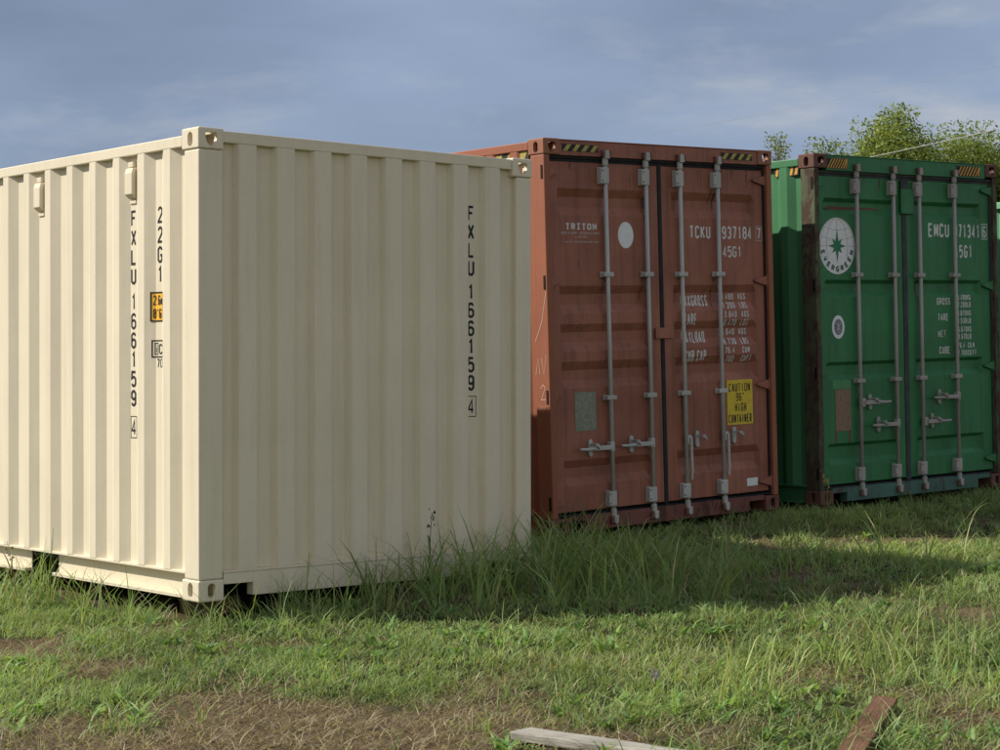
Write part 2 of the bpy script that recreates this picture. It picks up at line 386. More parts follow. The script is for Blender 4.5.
fq = np.stack([idx[:-1, :-1].ravel(), idx[:-1, 1:].ravel(), idx[1:, 1:].ravel(), idx[1:, :-1].ravel()], 1)
def np_mesh(name, v, f, smooth=False):
    me = bpy.data.meshes.new(name); k = f.shape[1]
    me.vertices.add(len(v)); me.vertices.foreach_set('co', v.astype(np.float32).ravel())
    me.loops.add(f.size); me.loops.foreach_set('vertex_index', f.astype(np.int32).ravel())
    me.polygons.add(len(f)); me.polygons.foreach_set('loop_start', np.arange(0, f.size, k, dtype=np.int32))
    if smooth: me.polygons.foreach_set('use_smooth', np.ones(len(f), bool))
    me.update(calc_edges=True); return me
gm = np_mesh('ground', vg, fq, True)
at = gm.attributes.new('bare', 'FLOAT', 'POINT'); at.data.foreach_set('value', bare(vg[:, 0], vg[:, 1]).astype(np.float32))
tag(link('ground', gm, soil_mat()), 'brown soil and thatch under the grass of the yard', kind='structure')

# ------------------------------------------------------------------ shipping containers
WID = 2.438
def pose(t, yaw, pitch, roll):
    return Matrix.Translation(t) @ Matrix.Rotation(rad(yaw), 4, 'Z') @ Matrix.Rotation(rad(pitch), 4, 'X') @ Matrix.Rotation(rad(roll), 4, 'Y')
CA, CB, CH = 0.162, 0.178, 0.118          # corner casting: across the end, along the side, high

def casting_base(shield):
    """hollow steel corner block with an opening in each outer face: outer faces are x=0, y=0 and z=CH"""
    bm = bmesh.new(); bmesh.ops.create_cube(bm, size=1)
    for v in bm.verts: v.co = ((v.co.x + .5) * CA, (v.co.y + .5) * CB, (v.co.z + .5) * CH)
    bmesh.ops.bevel(bm, geom=bm.edges[:], offset=0.010, segments=3, affect='EDGES', profile=0.5)
    me = bpy.data.meshes.new('cb'); bm.to_mesh(me); bm.free(); o = link('tmp', me, None)
    cuts = [MB().box(0.028, CA - 0.012, 0.028, CB - 0.012, 0.012, CH - 0.028)]
    def oval(cx, cy, rx, ry, n=20):
        st = max(0, ry - rx); return [(cx + rx * math.cos(a), cy + math.copysign(st, math.sin(a)) + rx * math.sin(a)) for a in [2 * math.pi * (i + .5) / n for i in range(n)]]
    cuts.append(MB().prism(oval(0.089, 0.055, 0.0255, 0.040), 0, -0.02, 0.06))                    # side: (y,z)
    sh = [(-.030, .036), (.030, .036), (.038, .026), (.037, .004), (.030, -.018), (.014, -.038), (0, -.042), (-.014, -.038), (-.030, -.018), (-.037, .004), (-.038, .026)]
    if not shield: sh = oval(0, 0, 0.0255, 0.040)
    cuts.append(MB().prism([(0.081 + a, 0.057 + b) for a, b in sh], 1, -0.02, 0.06))             # end: (x,z)
    cuts.append(MB().prism(oval(0.081, 0.089, 0.031, 0.058), 2, CH - 0.06, CH + 0.02))            # top: (x,y)
    tmp = []
    for cmb in cuts:
        q = link('cut', cmb.mesh('cut'), None); tmp.append(q)
        md = o.modifiers.new('b', 'BOOLEAN'); md.object = q; md.operation = 'DIFFERENCE'; md.solver = 'EXACT'
    dg = bpy.context.evaluated_depsgraph_get(); dg.update()
    res = bpy.data.meshes.new_from_object(o.evaluated_get(dg))
    v = np.array([p.co[:] for p in res.vertices]); f = [tuple(p.vertices) for p in res.polygons]
    for q in tmp + [o]: bpy.data.objects.remove(q)
    return v, f
CBASE = {True: casting_base(True), False: casting_base(False)}
cast_cache = {}
def casting(parent, right, back, top, L, H, mat):
    key = (right, back, top, mat.name)
    if key not in cast_cache:
        CV, CF = CBASE[bool(top)]; v = CV.copy()
        if right: v[:, 0] = CA - v[:, 0]
        if back: v[:, 1] = CB - v[:, 1]
        if not top: v[:, 2] = CH - v[:, 2]
        flip = (right + back + (not top)) % 2
        me = bpy.data.meshes.new('corner_casting'); me.from_pydata(v.tolist(), [], [f[::-1] if flip else f for f in CF]); me.update()
        me.materials.append(mat); cast_cache[key] = me
    o = link('corner_casting', cast_cache[key], None, parent)
    o.location = (WID - CA if right else 0, L - CB if back else 0, H - CH if top else 0)
    return o

# corrugation profiles: breakpoints (position, depth)
def side_profile(L, outer=0.006, inner=0.042, first=0.31, pitch=0.28):
    pts = [(0.155, inner)]; x = first
    while x + 0.07 < L - 0.30:
        pts += [(x - 0.07, inner), (x, outer), (x + 0.07, outer), (x + 0.14, inner)]; x += pitch
    pts.append((L - 0.155, inner)); return pts
def interp(pts, x):
    for (a, da), (b, db) in zip(pts, pts[1:]):
        if x <= b: return da + (db - da) * max(0, min(1, (x - a) / max(b - a, 1e-9)))
    return pts[-1][1]
def corrugated(pts, z0, z1, fn, thick=0.004, nz=1):
    """sheet folded along pts, swept from z0 to z1; fn(a, d, z) -> 3-D"""
    mb = MB(); n = len(pts)
    vs = [fn(a, d, z0) for a, d in pts] + [fn(a, d, z1) for a, d in pts] + [fn(a, d + thick, z0) for a, d in pts] + [fn(a, d + thick, z1) for a, d in pts]
    fs = []
    for i in range(n - 1):
        fs += [(i, i + 1, n + i + 1, n + i), (2 * n + i, 3 * n + i, 3 * n + i + 1, 2 * n + i + 1), (i, 2 * n + i, 2 * n + i + 1, i + 1), (n + i, n + i + 1, 3 * n + i + 1, 3 * n + i)]
    fs += [(0, n, 3 * n, 2 * n), (n - 1, 3 * n - 1, 4 * n - 1, 2 * n - 1)]
    return mb.add(vs, fs)

def shell(root, L, H, mat, side, cast, cast_b, rail_drop=0.03, pocket=False):
    """castings, side walls, side rails, roof, floor: what every container has"""
    for r in (0, 1):
        for bk in (0, 1):
            for tp in (1, 0): casting(root, r, bk, tp, L, H, cast if tp else cast_b)
    pr = side_profile(L)
    for r in (0, 1):
        fn = (lambda a, d, z: (d, a, z)) if r == 0 else (lambda a, d, z: (WID - d, a, z))
        corrugated(pr, 0.158, H - 0.078, fn).build('side_wall', side, root, 0.004, 2)
        x = lambda a: a if r == 0 else WID - a
        def bx(mb, a, b, *k): return mb.box(min(x(a), x(b)), max(x(a), x(b)), *k)
        bx(MB(), 0.004, 0.064, CB + .002, L - CB - .002, H - rail_drop - 0.062, H - rail_drop).build('top_rail', side, root, 0.006)
        rail = MB(); bx(rail, 0.008, 0.066, CB - .02, L - CB + .02, 0.146, 0.160)           # lip under the wall
        segs = [(CB + .002, L - CB - .002)]
        if pocket: segs = [(CB + .002, 1.70), (2.055, L - 2.055), (L - 1.70, L - CB - .002)]
        for a, b in segs:
            bx(rail, 0.058, 0.066, a, b, 0.030, 0.146); bx(rail, 0.012, 0.058, a, b, 0.010, 0.018)
            rail.prism([(x(0.064), 0.03), (x(0.012), 0.019), (x(0.012), 0.012), (x(0.070), 0.012)], 1, a, b) if False else None
            bx(rail, 0.012, 0.066, a, b, 0.0185, 0.030)
        rail.build('bottom_rail', side, root, 0.002)
    rf = [(CB, 0.012)]; a = CB + .1
    while a < L - CB - .2: rf += [(a, 0.012), (a + .03, 0.030), (a + .11, 0.030), (a + .14, 0.012)]; a += 0.21
    rf.append((L - CB, 0.012))
    corrugated(rf, 0.06, WID - 0.06, lambda p, d, z: (z, p, H - d - rail_drop - 0.002)).build('roof', side, root)
    MB().box(0.07, WID - 0.07, 0.1, L - 0.1, 0.11, 0.15).build('floor', M['floor'], root)

def back_end(root, L, H, mat):
    y0, y1 = L - 0.155, L - 0.006
    for x0, x1 in ((0.006, 0.10), (WID - 0.10, WID - 0.006)):
        MB().box(x0, x1, y0, y1, CH + .001, H - CH - .001).build('corner_post', mat, root, 0.006)
    MB().box(CA + .002, WID - CA - .002, y0, y1, H - 0.13, H - 0.02).build('header', mat, root, 0.005)
    MB().box(CA + .002, WID - CA - .002, y0, y1, 0.012, 0.14).build('sill', mat, root, 0.005)
    pr = [(0.10, .05)]; a = .24
    while a < WID - .3: pr += [(a - .02, .05), (a, .012), (a + .11, .012), (a + .13, .05)]; a += .25
    pr.append((WID - .10, .05))
    corrugated(pr, 0.141, H - 0.131, lambda p, d, z: (p, L - d, z)).build('end_wall', mat, root)

# ---- cream container, closed end towards the camera
cream = empty('shipping_container', pose((-1.6347, 10.1443, 0.0881), 41.01, -0.2835, 0.2113))
tag(cream, 'cream corrugated container with black numbers, nearest on the left', 'container', 'shipping containers standing side by side')
L20, H20 = 6.058, 2.591
shell(cream, L20, H20, M['cream'], M['cream'], M['cream_worn'], M['cream'], 0.035, True)
back_end(cream, L20, H20, M['cream'])
for x0, x1 in ((0.005, 0.158), (WID - 0.13, WID - 0.005)):
    MB().box(x0, x1, 0.005, 0.158, CH + .0015, H20 - CH - .0015).build('corner_post', M['cream'], cream, 0.010, 3)
MB().box(CA + .002, WID - CA - .002, 0.010, 0.07, 2.516, 2.580).build('top_rail', M['cream'], cream, 0.005)
sill = MB().box(0.358, WID - 0.358, 0.010, 0.075, 0.016, 0.150)
for a, b in ((CA + .002, 0.357), (WID - 0.357, WID - CA - .002)): sill.box(a, b, 0.010, 0.075, 0.088, 0.150)
sill.box(0.16, WID - 0.16, 0.006, 0.075, 0.1505, 0.163)
sill.build('sill', M['cream'], cream, 0.003)
ep = [(0.150, 0.050)]
for k in range(8):
    c0 = 0.322 + 0.2563 * k; ep += [(c0 - 0.080, 0.050), (c0 - 0.058, 0.008), (c0 + 0.058, 0.008), (c0 + 0.080, 0.050)]
ep.append((WID - 0.125, 0.050))
corrugated(ep, 0.1635, 2.5155, lambda a, d, z: (a, d, z)).build('end_wall', M['cream'], cream, 0.006, 2)
sp = side_profile(L20)
def side_map(ref=0.0):
    return lambda s, t, e: (interp(sp, -s) - e, -s, t)          # s runs to the right as seen, so y = -s
scuts = [-a for a, d in sp if a < 3]
def end_map(s, t, e): return (s, interp(ep, s) - e, t)
ecuts = [a for a, d in ep]
# numbers painted down the end and the side
ys_end = []
def column(txt, x, top, gh, gap, w, th, name, mapper, cuts, mat):
    y = top
    st = []
    for ch in txt:
        if ch == ' ': y -= gap * 2.3; continue
        st += glyph_polys(ch, x, y - gh, w, gh, th); y -= gh + gap
    decal(name, st, mat, cream, mapper, cuts, 0); return y
column('FXLU 166159', 1.973 - .027, 2.276, 0.096, 0.0155, 0.054, 0.0155, 'lettering', end_map, ecuts, M['black_print'])
decal('lettering', glyph_polys('4', 1.973 - .025, 0.998, 0.050, 0.092, 0.012), M['black_print'], cream, end_map, ecuts, 0)
st = [stroke([(1.973 - .040, .982), (1.973 + .040, .982), (1.973 + .040, 1.106), (1.973 - .040, 1.106), 'z'], 0.005)]
decal('lettering', st, M['black_print'], cream, end_map, ecuts, 0)
vx = -0.795
column('FXLU 166159', vx, 2.185, 0.094, 0.0165, 0.056, 0.0145, 'lettering', side_map(), scuts, M['black_print'])
decal('lettering', glyph_polys('4', vx + .004, 0.892, 0.050, 0.092, 0.012), M['black_print'], cream, side_map(), scuts, 0)
st = [stroke([(vx - .002, .877), (vx + .062, .877), (vx + .062, 1.0), (vx - .002, 1.0), 'z'], 0.005)]
decal('lettering', st, M['black_print'], cream, side_map(), scuts, 0)
column('22G1', -0.500, 2.188, 0.094, 0.018, 0.054, 0.0145, 'lettering', side_map(), scuts, M['black_print'])
px0, px1 = -0.552, -0.432
decal('placard', [rect(px0, px1, 1.540, 1.708)], M['amber'], cream, side_map(), scuts, 0)
st = [stroke([(px0 + .004, 1.544), (px1 - .004, 1.544), (px1 - .004, 1.704), (px0 + .004, 1.704), 'z'], 0.008)]
st += text_polys('2.6m', px0 + .018, 1.634, 0.022, 0.055, 0.007, 0.028) + text_polys("8'6\"", px0 + .018, 1.558, 0.022, 0.055, 0.007, 0.027)
decal('lettering', st, M['black_print'], cream, side_map(), scuts, 0, 0.0030)
st = [stroke([(px0 + .010, 1.340), (px1 - .004, 1.340), (px1 - .004, 1.432), (px0 + .010, 1.432), 'z'], 0.008), stroke([(px0 + .028, 1.355), (px0 + .056, 1.355), (px0 + .056, 1.418), (px0 + .028, 1.418), 'z'], 0.006)]
st += glyph_polys('i', px0 + .032, 1.362, 0.020, 0.055, 0.006) + glyph_polys('C', px0 + .068, 1.356, 0.034, 0.058, 0.008) + text_polys('70', px0 + .046, 1.280, 0.026, 0.050, 0.006, 0.034)
decal('lettering', st, M['black_print'], cream, side_map(), scuts, 0)
# drip stains down the end wall
for a_, b_, z0_, z1_ in ((0.497, 0.520, 0.22, 1.25), (0.548, 0.560, 0.4, 0.95), (2.005, 2.018, 0.18, 0.7)):
    decal('stain', [rect(a_, b_, z0_, z1_)], M['stain'], cream, end_map, ecuts, 0)
# ventilators in the folds under the top rail
for vc in (0.765, 1.885):
    v = MB(); v.prism([(0.040, 2.430), (0.012, 2.424), (0.004, 2.395), (0.004, 2.275), (0.030, 2.252), (0.040, 2.252)], 1, vc - .042, vc + .042)
    vo = v.build('air_vent', M['cream'], cream, 0.006)
    MB().box(0.020, 0.041, vc - .028, vc + .028, 2.431, 2.462).build('vent_bracket', M['cream'], vo, 0.004)
    MB().box(0.034, 0.041, vc - .035, vc + .035, 2.222, 2.240).build('vent_bracket', M['cream'], vo, 0.003)

# ---- containers with their doors towards the camera
def door_end(root, P):
    L, H = P['L'], P['H']; mat, worn = P['mat'], P['worn']
    for k, (x0, x1) in enumerate(((0.005, 0.060), (WID - 0.060, WID - 0.005))):
        po = MB().box(x0, x1, 0.006, 0.158, CH + .0015, H - CH - .0015).build('corner_post', P['post'], root, 0.006)
        for hz in P['hinges']:
            xs = (0.0015, 0.0052) if k == 0 else (WID - 0.0052, WID - 0.0015)
            MB().box(xs[0], xs[1], 0.022, 0.042, hz - 0.052, hz + 0.048).build('hinge_slot', M['dark'], po)
    hd = MB().box(CA + .002, WID - CA - .002, 0.012, 0.10, P['hdr'], H - 0.010)
    hd.box(CA - .05, WID - CA + .05, 0.004, 0.10, H - 0.0095, H - 0.004)
    hdo = hd.build('header', mat, root, 0.004)
    sl = MB().box(0.34, WID - 0.34, 0.012, 0.10, 0.012, 0.128)
    for a, b in ((CA + .002, 0.339), (WID - 0.339, WID - CA - .002)): sl.box(a, b, 0.014, 0.10, 0.088, 0.127)
    slo = sl.build('sill', P['sillmat'], root, 0.004)
    # hazard stripes
    def fmap(s, t, e): return (s, 0.012 - e, t)
    for (a, b) in P['stripes']:
        decal('hazard_marking', [rect(a, b, P['sw'][0], P['sw'][1])], M['stripe_black'], hdo, fmap, (), 1, 0.001)
        n = P['nstripe']; pitch = (b - a) / n; sk = P['skew']; st = []
        for i in range(n):
            xx = a + pitch * i + pitch * .1; w = pitch * 0.46; h0, h1 = P['sw'][0] + .003, P['sw'][1] - .003
            sk_ = min(sk, b - xx - w) 
            if sk_ > 0: st.append([[Vector((xx, h0)), Vector((xx + w, h0)), Vector((xx + w + sk_, h1)), Vector((xx + sk_, h1))]])
        decal('hazard_marking', st, P['stripe'], hdo, fmap, (), 1, 0.003)
    # rubber seals
    g0, g1 = P['center']
    dz0, dz1 = 0.158, P['hdr'] - 0.042
    MB().box(g0 + .001, g1 - .001, 0.040, 0.098, dz0 - .02, dz1 + .02).build('gasket', P['rubber'], root, 0.008)
    MB().box(0.061, WID - 0.061, 0.030, 0.094, dz1 + .0205, P['hdr'] - .001).build('gasket', P['rubber'], root, 0.005)
    MB().box(0.061, WID - 0.061, 0.046, 0.094, dz1 + .002, dz1 + .0195).build('gasket', P['rubber'], root)
    MB().box(0.061, WID - 0.061, 0.036, 0.094, 0.1285, dz0 - .0215).build('gasket', P['rubber'], root, 0.003)
    for x0, x1 in ((0.0605, 0.071), (2.3625, 2.3775)): MB().box(x0, x1, 0.034, 0.094, dz0 - .02, dz1).build('gasket', P['rubber'], root)
    MB().box(0.061, WID - 0.061, 0.099, 0.108, 0.13, H - 0.14).build('door_backing', M['dark'], root)
    # doors
    prof = [(dz0, 0.0)]
    for (a, b, c, d) in reversed(P['recess']): prof += [(d, 0.0), (c, P['depth']), (b, P['depth']), (a, 0.0)]
    prof.append((dz1, 0.0)); VF = 0.048
    def depth(u, w):
        f = 0.0
        for a, b in P['panel']:
            f = max(f, min(1, max(0, min((u - a) / 0.028, (b - u) / 0.028))))
        return VF + interp(prof, w) * f
    P['map'] = lambda s, t, e: (s, depth(s, t) - e, t)
    P['cuts'] = [a for a, d in prof]
    doors = []
    for i, ((u0, u1), (a, b)) in enumerate(zip(((0.0715, g0), (g1, 2.362)), P['panel'])):
        us = [u0, a, a + 0.028, b - 0.028, b, u1]; ws = [p for p, d in prof]
        mb = MB(); nu, nw = len(us), len(ws)
        vs = [(u, depth(u, w), w) for w in ws for u in us] + [(u, 0.0965, w) for w in (ws[0], ws[-1]) for u in (us[0], us[-1])]
        fs = [(j * nu + k, j * nu + k + 1, (j + 1) * nu + k + 1, (j + 1) * nu + k) for j in range(nw - 1) for k in range(nu - 1)]
        o4 = nu * nw
        fs += [tuple(range(nu))[::-1] + (o4, o4 + 1), tuple((nw - 1) * nu + k for k in range(nu)) + (o4 + 3, o4 + 2),
               tuple(j * nu for j in range(nw)) + (o4 + 2, o4), tuple(j * nu + nu - 1 for j in range(nw))[::-1] + (o4 + 1, o4 + 3)]
        d = mb.add(vs, fs).build('door', mat, root, 0.004, 2)
        doors.append(d)
        # hinges: tapered straps from the post
        for hz in P['hinges']:
            if i == 0: pts = [(0.050, hz + .032), (0.075, hz + .036), (0.150, hz + .008), (0.150, hz - .010), (0.075, hz - .036), (0.050, hz - .032)]
            else: pts = [(2.392, hz + .032), (2.35, hz + .036), (2.235, hz + .012), (2.235, hz - .006), (2.35, hz - .036), (2.392, hz - .032)]
            MB().prism(pts, 1, 0.022, 0.047).build('hinge', P['hingemat'], d, 0.004)
            px = 0.066 if i == 0 else 2.384
            MB().tube([(px, 0.030, hz - .05), (px, 0.030, hz + .05)], [0.012, 0.012], 10).build('hinge_pin', P['hingemat'], d, 0, smooth=False)
    P['doors'] = doors
    # rust and grime that has run down from the seal, the brackets and the pressed folds
    rr_ = random.Random(int(P['hdr'] * 1000))
    for q in range(P.get('runs', 0)):
        i = rr_.choice((0, 1)); a, b = P['panel'][i]
        kind = q % 3
        if kind == 0: u = rr_.uniform(a - .05, b + .03); t1 = dz1 - .002; ln = rr_.uniform(.04, .16)
        elif kind == 1: u = rr_.choice(P['rods']) + rr_.uniform(-.06, .05); t1 = rr_.choice((2.57, P['guides'][0] - .02, P['guides'][1] - .02)); ln = rr_.uniform(.10, .35)
        else: u = rr_.uniform(a + .04, b - .06); t1 = rr_.choice(P['recess'])[0] + rr_.uniform(-.01, .25); ln = rr_.uniform(.03, .20)
        i = 0 if u < (g0 + g1) / 2 else 1; lo_, hi_ = ((0.075, g0 - .03), (g1 + .004, 2.330))[i]; u = min(max(u, lo_), hi_); w_ = rr_.uniform(.010, .030)
        decal('rust_run', [[[Vector((u, t1)), Vector((u + w_ * .35, t1 - ln)), Vector((u + w_ * .6, t1 - ln)), Vector((u + w_, t1))]]], M['rust_run'] if q % 2 else M['dark_run'], doors[i], P['map'], P['cuts'], 1, 0.0005)
    # lock rods
    gal = P['rodmat']
    for i, ru in enumerate(P['rods']):
        d = doors[0 if i < 2 else 1]; vr = 0.014
        MB().tube([(ru, vr, 0.075), (ru, vr, 2.815)], [0.0165, 0.0165], 14).build('lock_rod', gal, d, 0, smooth=True)
        for wz, s in ((2.800, 1), (0.070, -1)):
            for q in (-1, 1): MB().box(ru + q * .034 - .009, ru + q * .034 + .009, -0.012, 0.0115, wz - .024, wz + .024).build('cam_keeper', P['keeper'], d, 0.004)
            cm = MB().tube([(ru, vr, wz - s * .085), (ru, vr, wz - s * .030)], [0.023, 0.023], 12)
            cm.prism([(ru - .023, wz - s * .036), (ru + .023, wz - s * .036), (ru + .020, wz + s * .018), (ru + .006, wz + s * .028), (ru - .016, wz + s * .020)], 1, -0.020, 0.006)
            cm.build('cam', gal, d, 0.003)
        for (z0, z1) in ((2.575, 2.702), (0.172, 0.290)):
            br = MB().box(ru - .058, ru - .020, 0.020, 0.047, z0, z1); br.box(ru - .058, ru + .022, -0.006, 0.019, z0 + .004, z1 - .004)
            bo = br.build('rod_bracket', gal, d, 0.005)
            for q in (z0 + .025, z1 - .025):
                MB().tube([(ru - .046, -0.010, q), (ru - .046, -0.0055, q)], [0.006, 0.006], 8).build('bolt', P['keeper'], bo)
        for gz in P['guides']:
            gb = MB().box(ru - .055, ru + .050, 0.030, 0.0475, gz - .020, gz + .022); gb.box(ru - .050, ru + .046, -0.007, 0.029, gz - .016, gz + .018)
            gb.build('rod_guide', gal, d, 0.005)
    for (i, hz, dirn, ln, cu) in P['handles']:
        ru = P['rods'][i]; d = doors[0 if i < 2 else 1]
        hub = MB().box(ru - .006, ru + .038, -0.014, 0.030, hz - .036, hz + .036) if dirn >= 0 else MB().box(ru - .038, ru + .006, -0.014, 0.030, hz - .036, hz + .036)
        hub.build('handle_hub', gal, d, 0.006)
        if dirn == 0:
            h = MB().box(ru + .008, ru + .030, -0.030, -0.0145, hz - .16, hz + .02); h.tube([(ru + .02, -.022, hz - .15), (ru + .024, -.020, hz - .24), (ru + .026, -.012, hz - .31)], [.013, .012, .010], 8)
        else:
            h = MB().box(min(ru + dirn * .02, ru + dirn * ln * .62), max(ru + dirn * .02, ru + dirn * ln * .62), -0.030, -0.0145, hz - .019, hz + .015)
            h.tube([(ru + dirn * ln * .55, -.022, hz - .002), (ru + dirn * ln * .8, -.024, hz - .006), (ru + dirn * ln, -.018, hz - .002)], [.015, .013, .010], 8)
        h.build('handle', gal, d, 0.004)
        ct = MB().prism([(cu + .019 * math.cos(q), hz + math.copysign(.046, math.sin(q)) + .019 * math.sin(q)) for q in [2 * math.pi * (i_ + .5) / 16 for i_ in range(16)]], 1, 0.026, 0.047)
        ct.prism([(cu - .012, hz + .030), (cu + .014, hz + .036), (cu + .036, hz + .004), (cu + .030, hz - .010), (cu + .006, hz + .010), (cu - .014, hz + .014)], 1, -0.046, -0.032)
        ct.box(cu - .010, cu + .010, -0.046, 0.026, hz + .022, hz + .034)
        ct.build('handle_catch', gal, d, 0.003)

def side_stripes(root, H, n, mat, v0, v1):
    def sm(s, t, e): return (0.020 - e, -s, t)
    bd = MB().box(0.020, 0.030, v0, v1, H - 0.165, H - 0.078).build('marking_plate', M['stripe_black'], root)
    st = []; p = (v1 - v0) / n
    for i in range(n):
        a = -v1 + p * i + .01; st.append([[Vector((a, H - .160)), Vector((a + p * .5, H - .160)), Vector((a + p * .5 + p * .35, H - .084)), Vector((a + p * .35, H - .084))]])
    decal('hazard_marking', st, mat, bd, sm, (), 1, 0.001)

H40, L40 = 2.896, 12.192
# ---------- oxide red container
red = empty('shipping_container', pose((0.38997, 13.5793, 0.12664), 39.618, -0.189, -1.839))
tag(red, 'rust red container with white numbers and galvanised lock rods, in the middle', 'container', 'shipping containers standing side by side')
shell(red, L40, H40, M['red'], M['red_side'], M['red_casting'], M['red_worn'], 0.016)
back_end(red, L40, H40, M['red_side'])
PR = dict(L=L40, H=H40, mat=M['red'], worn=M['red_worn'], post=M['red_side'], sillmat=M['red_worn'], hdr=2.776, stripes=[(0.185, 0.545), (1.855, 2.215)], sw=(2.806, 2.860), nstripe=4, skew=0.045,
          stripe=M['stripe_yellow'], rubber=M['rubber'], center=(1.184, 1.224), recess=[(2.540, 2.478, 2.405, 2.340), (1.822, 1.762, 1.685, 1.617), (1.540, 1.480, 1.408, 1.337), (1.264, 1.200, 1.130, 1.065), (0.538, 0.480, 0.410, 0.348)],
          depth=0.036, panel=[(0.160, 1.052), (1.330, 2.262)], hinges=(2.652, 1.850, 1.015, 0.235), hingemat=M['red'], rods=(0.615, 1.034, 1.400, 1.815), runs=54, rodmat=M['galv'], keeper=M['red_worn'], guides=(1.902, 0.984),
          handles=[(0, 0.620, -1, 0.35, 0.413), (1, 0.624, -1, 0.35, 0.832), (2, 0.622, 0, 0, 1.540), (3, 0.628, 0, 0, 1.958)])
door_end(red, PR)
side_stripes(red, H40, 3, M['stripe_yellow'], 0.19, 0.62)
dl, dr = PR['doors']; mp_, ct_ = PR['map'], PR['cuts']
DU = 0.046
T_ = lambda txt, x, y, w, h, th, adv, d, mat=M['white_print'], **k: decal('lettering', text_polys(txt, x + DU, y, w, h, th, adv, **k), mat, d, mp_, ct_, 1)
T_('TRITON', 0.190, 2.236, 0.040, 0.048, 0.0115, 0.0535, dl, serif=True)
T_('CONTAINER INTERNATIONAL', 0.145, 2.203, 0.0125, 0.016, 0.0030, 0.0172, dl, M['white_faded'])
T_('LIMITED', 0.285, 2.175, 0.0125, 0.016, 0.0030, 0.0165, dl, M['white_faded'])
T_('www.tritoncontainer.com', 0.165, 2.140, 0.0115, 0.018, 0.0028, 0.0160, dl, M['white_faded'])
decal('round_patch', [ellipse(0.795 + DU, 2.201, 0.080, 0.099)], M['white_disc'], dl, mp_, (), 1)
T_('TCKU', 1.478, 2.184, 0.047, 0.100, 0.0145, 0.0615, dr)
T_('937184', 1.842, 2.182, 0.046, 0.101, 0.0145, 0.0590, dr)
T_('7', 2.244, 2.184, 0.042, 0.090, 0.0120, 0.06, dr)
decal('lettering', [stroke([(2.280, 2.172), (2.346, 2.172), (2.346, 2.286), (2.280, 2.286), 'z'], 0.004)], M['white_faded'], dr, mp_, ct_, 1)
T_('45G1', 1.845, 2.038, 0.046, 0.088, 0.0120, 0.0560, dr)
for txt, y, h in (('MAXGROSS', 1.655, 0.088), ('TARE', 1.510, 0.090), ('PAYLOAD', 1.370, 0.090), ('CUB.CAP.', 1.226, 0.086)):
    T_(txt, 1.395, y, 0.028, h, 0.0105, 0.0375, dr)
for a, b, y in (('30.480', 'KGS', 1.703), ('67.200', 'LBS', 1.634), (' 3.840', 'KGS', 1.562), (' 8.470', 'LBS', 1.495), ('26.640', 'KGS', 1.424), ('58.730', 'LBS', 1.348), (' 76.4', 'CUM', 1.278), ('2.700', 'CUFT', 1.209)):
    T_(a, 1.812, y, 0.024, 0.050, 0.0078, 0.0335, dr); T_(b, 2.045, y, 0.022, 0.050, 0.0078, 0.0300, dr)
MB().box(1.899, 2.194, 0.0445, 0.0475, 0.708, 1.064).build('caution_placard', M['yellow'], dr, 0.002)
yl = []
for txt, y, w, x in (('CAUTION', 0.970, 0.027, 1.872), ('96"', 0.893, 0.026, 1.955), ('HIGH', 0.812, 0.026, 1.940), ('CONTAINER', 0.722, 0.0225, 1.866)):
    yl += text_polys(txt, x + DU, y, w, 0.068, 0.0080, w * 1.34 if txt != 'CAUTION' else 0.0365)
decal('lettering', yl, M['black_print'], dr, lambda s, t, e: (s, 0.0445 - e, t), (), 1)
MB().box(0.280, 0.492, 0.0445, 0.0475, 0.748, 1.036).build('data_plate', M['plate_grey'], dl, 0.002)
MB().box(2.108, 2.234, 0.0450, 0.0475, 0.208, 0.272).build('label_plate', M['white_disc'], dr, 0.001)
for kz in (1.450,):
    MB().box(1.112, 1.302, 0.022, 0.0395, kz - .038, kz + .045).build('door_overlap_plate', M['red'], dl, 0.005)
# chalk scrawl on the sunlit post
sm_ = lambda s, t, e: (0.005 - e, -s, t)
for ch in [stroke([(-.150, 1.42), (-.075, 1.56), (-.020, 1.78)], .006), stroke([(-.155, 1.175), (-.125, 1.30), (-.110, 1.18)], .006), stroke([(-.090, 1.30), (-.065, 1.18), (-.035, 1.32)], .006),
      stroke([(-.110, 1.075), (-.080, 1.105), (-.055, 1.085), (-.100, 0.995), (-.050, 0.995)], .006), stroke([(-.120, .955), (-.115, .915), (-.090, .945), (-.080, .91), (-.055, .95)], .005)]:
    decal('chalk_scrawl', [ch], M['chalk'], red, sm_, (), 1, 0.0012)

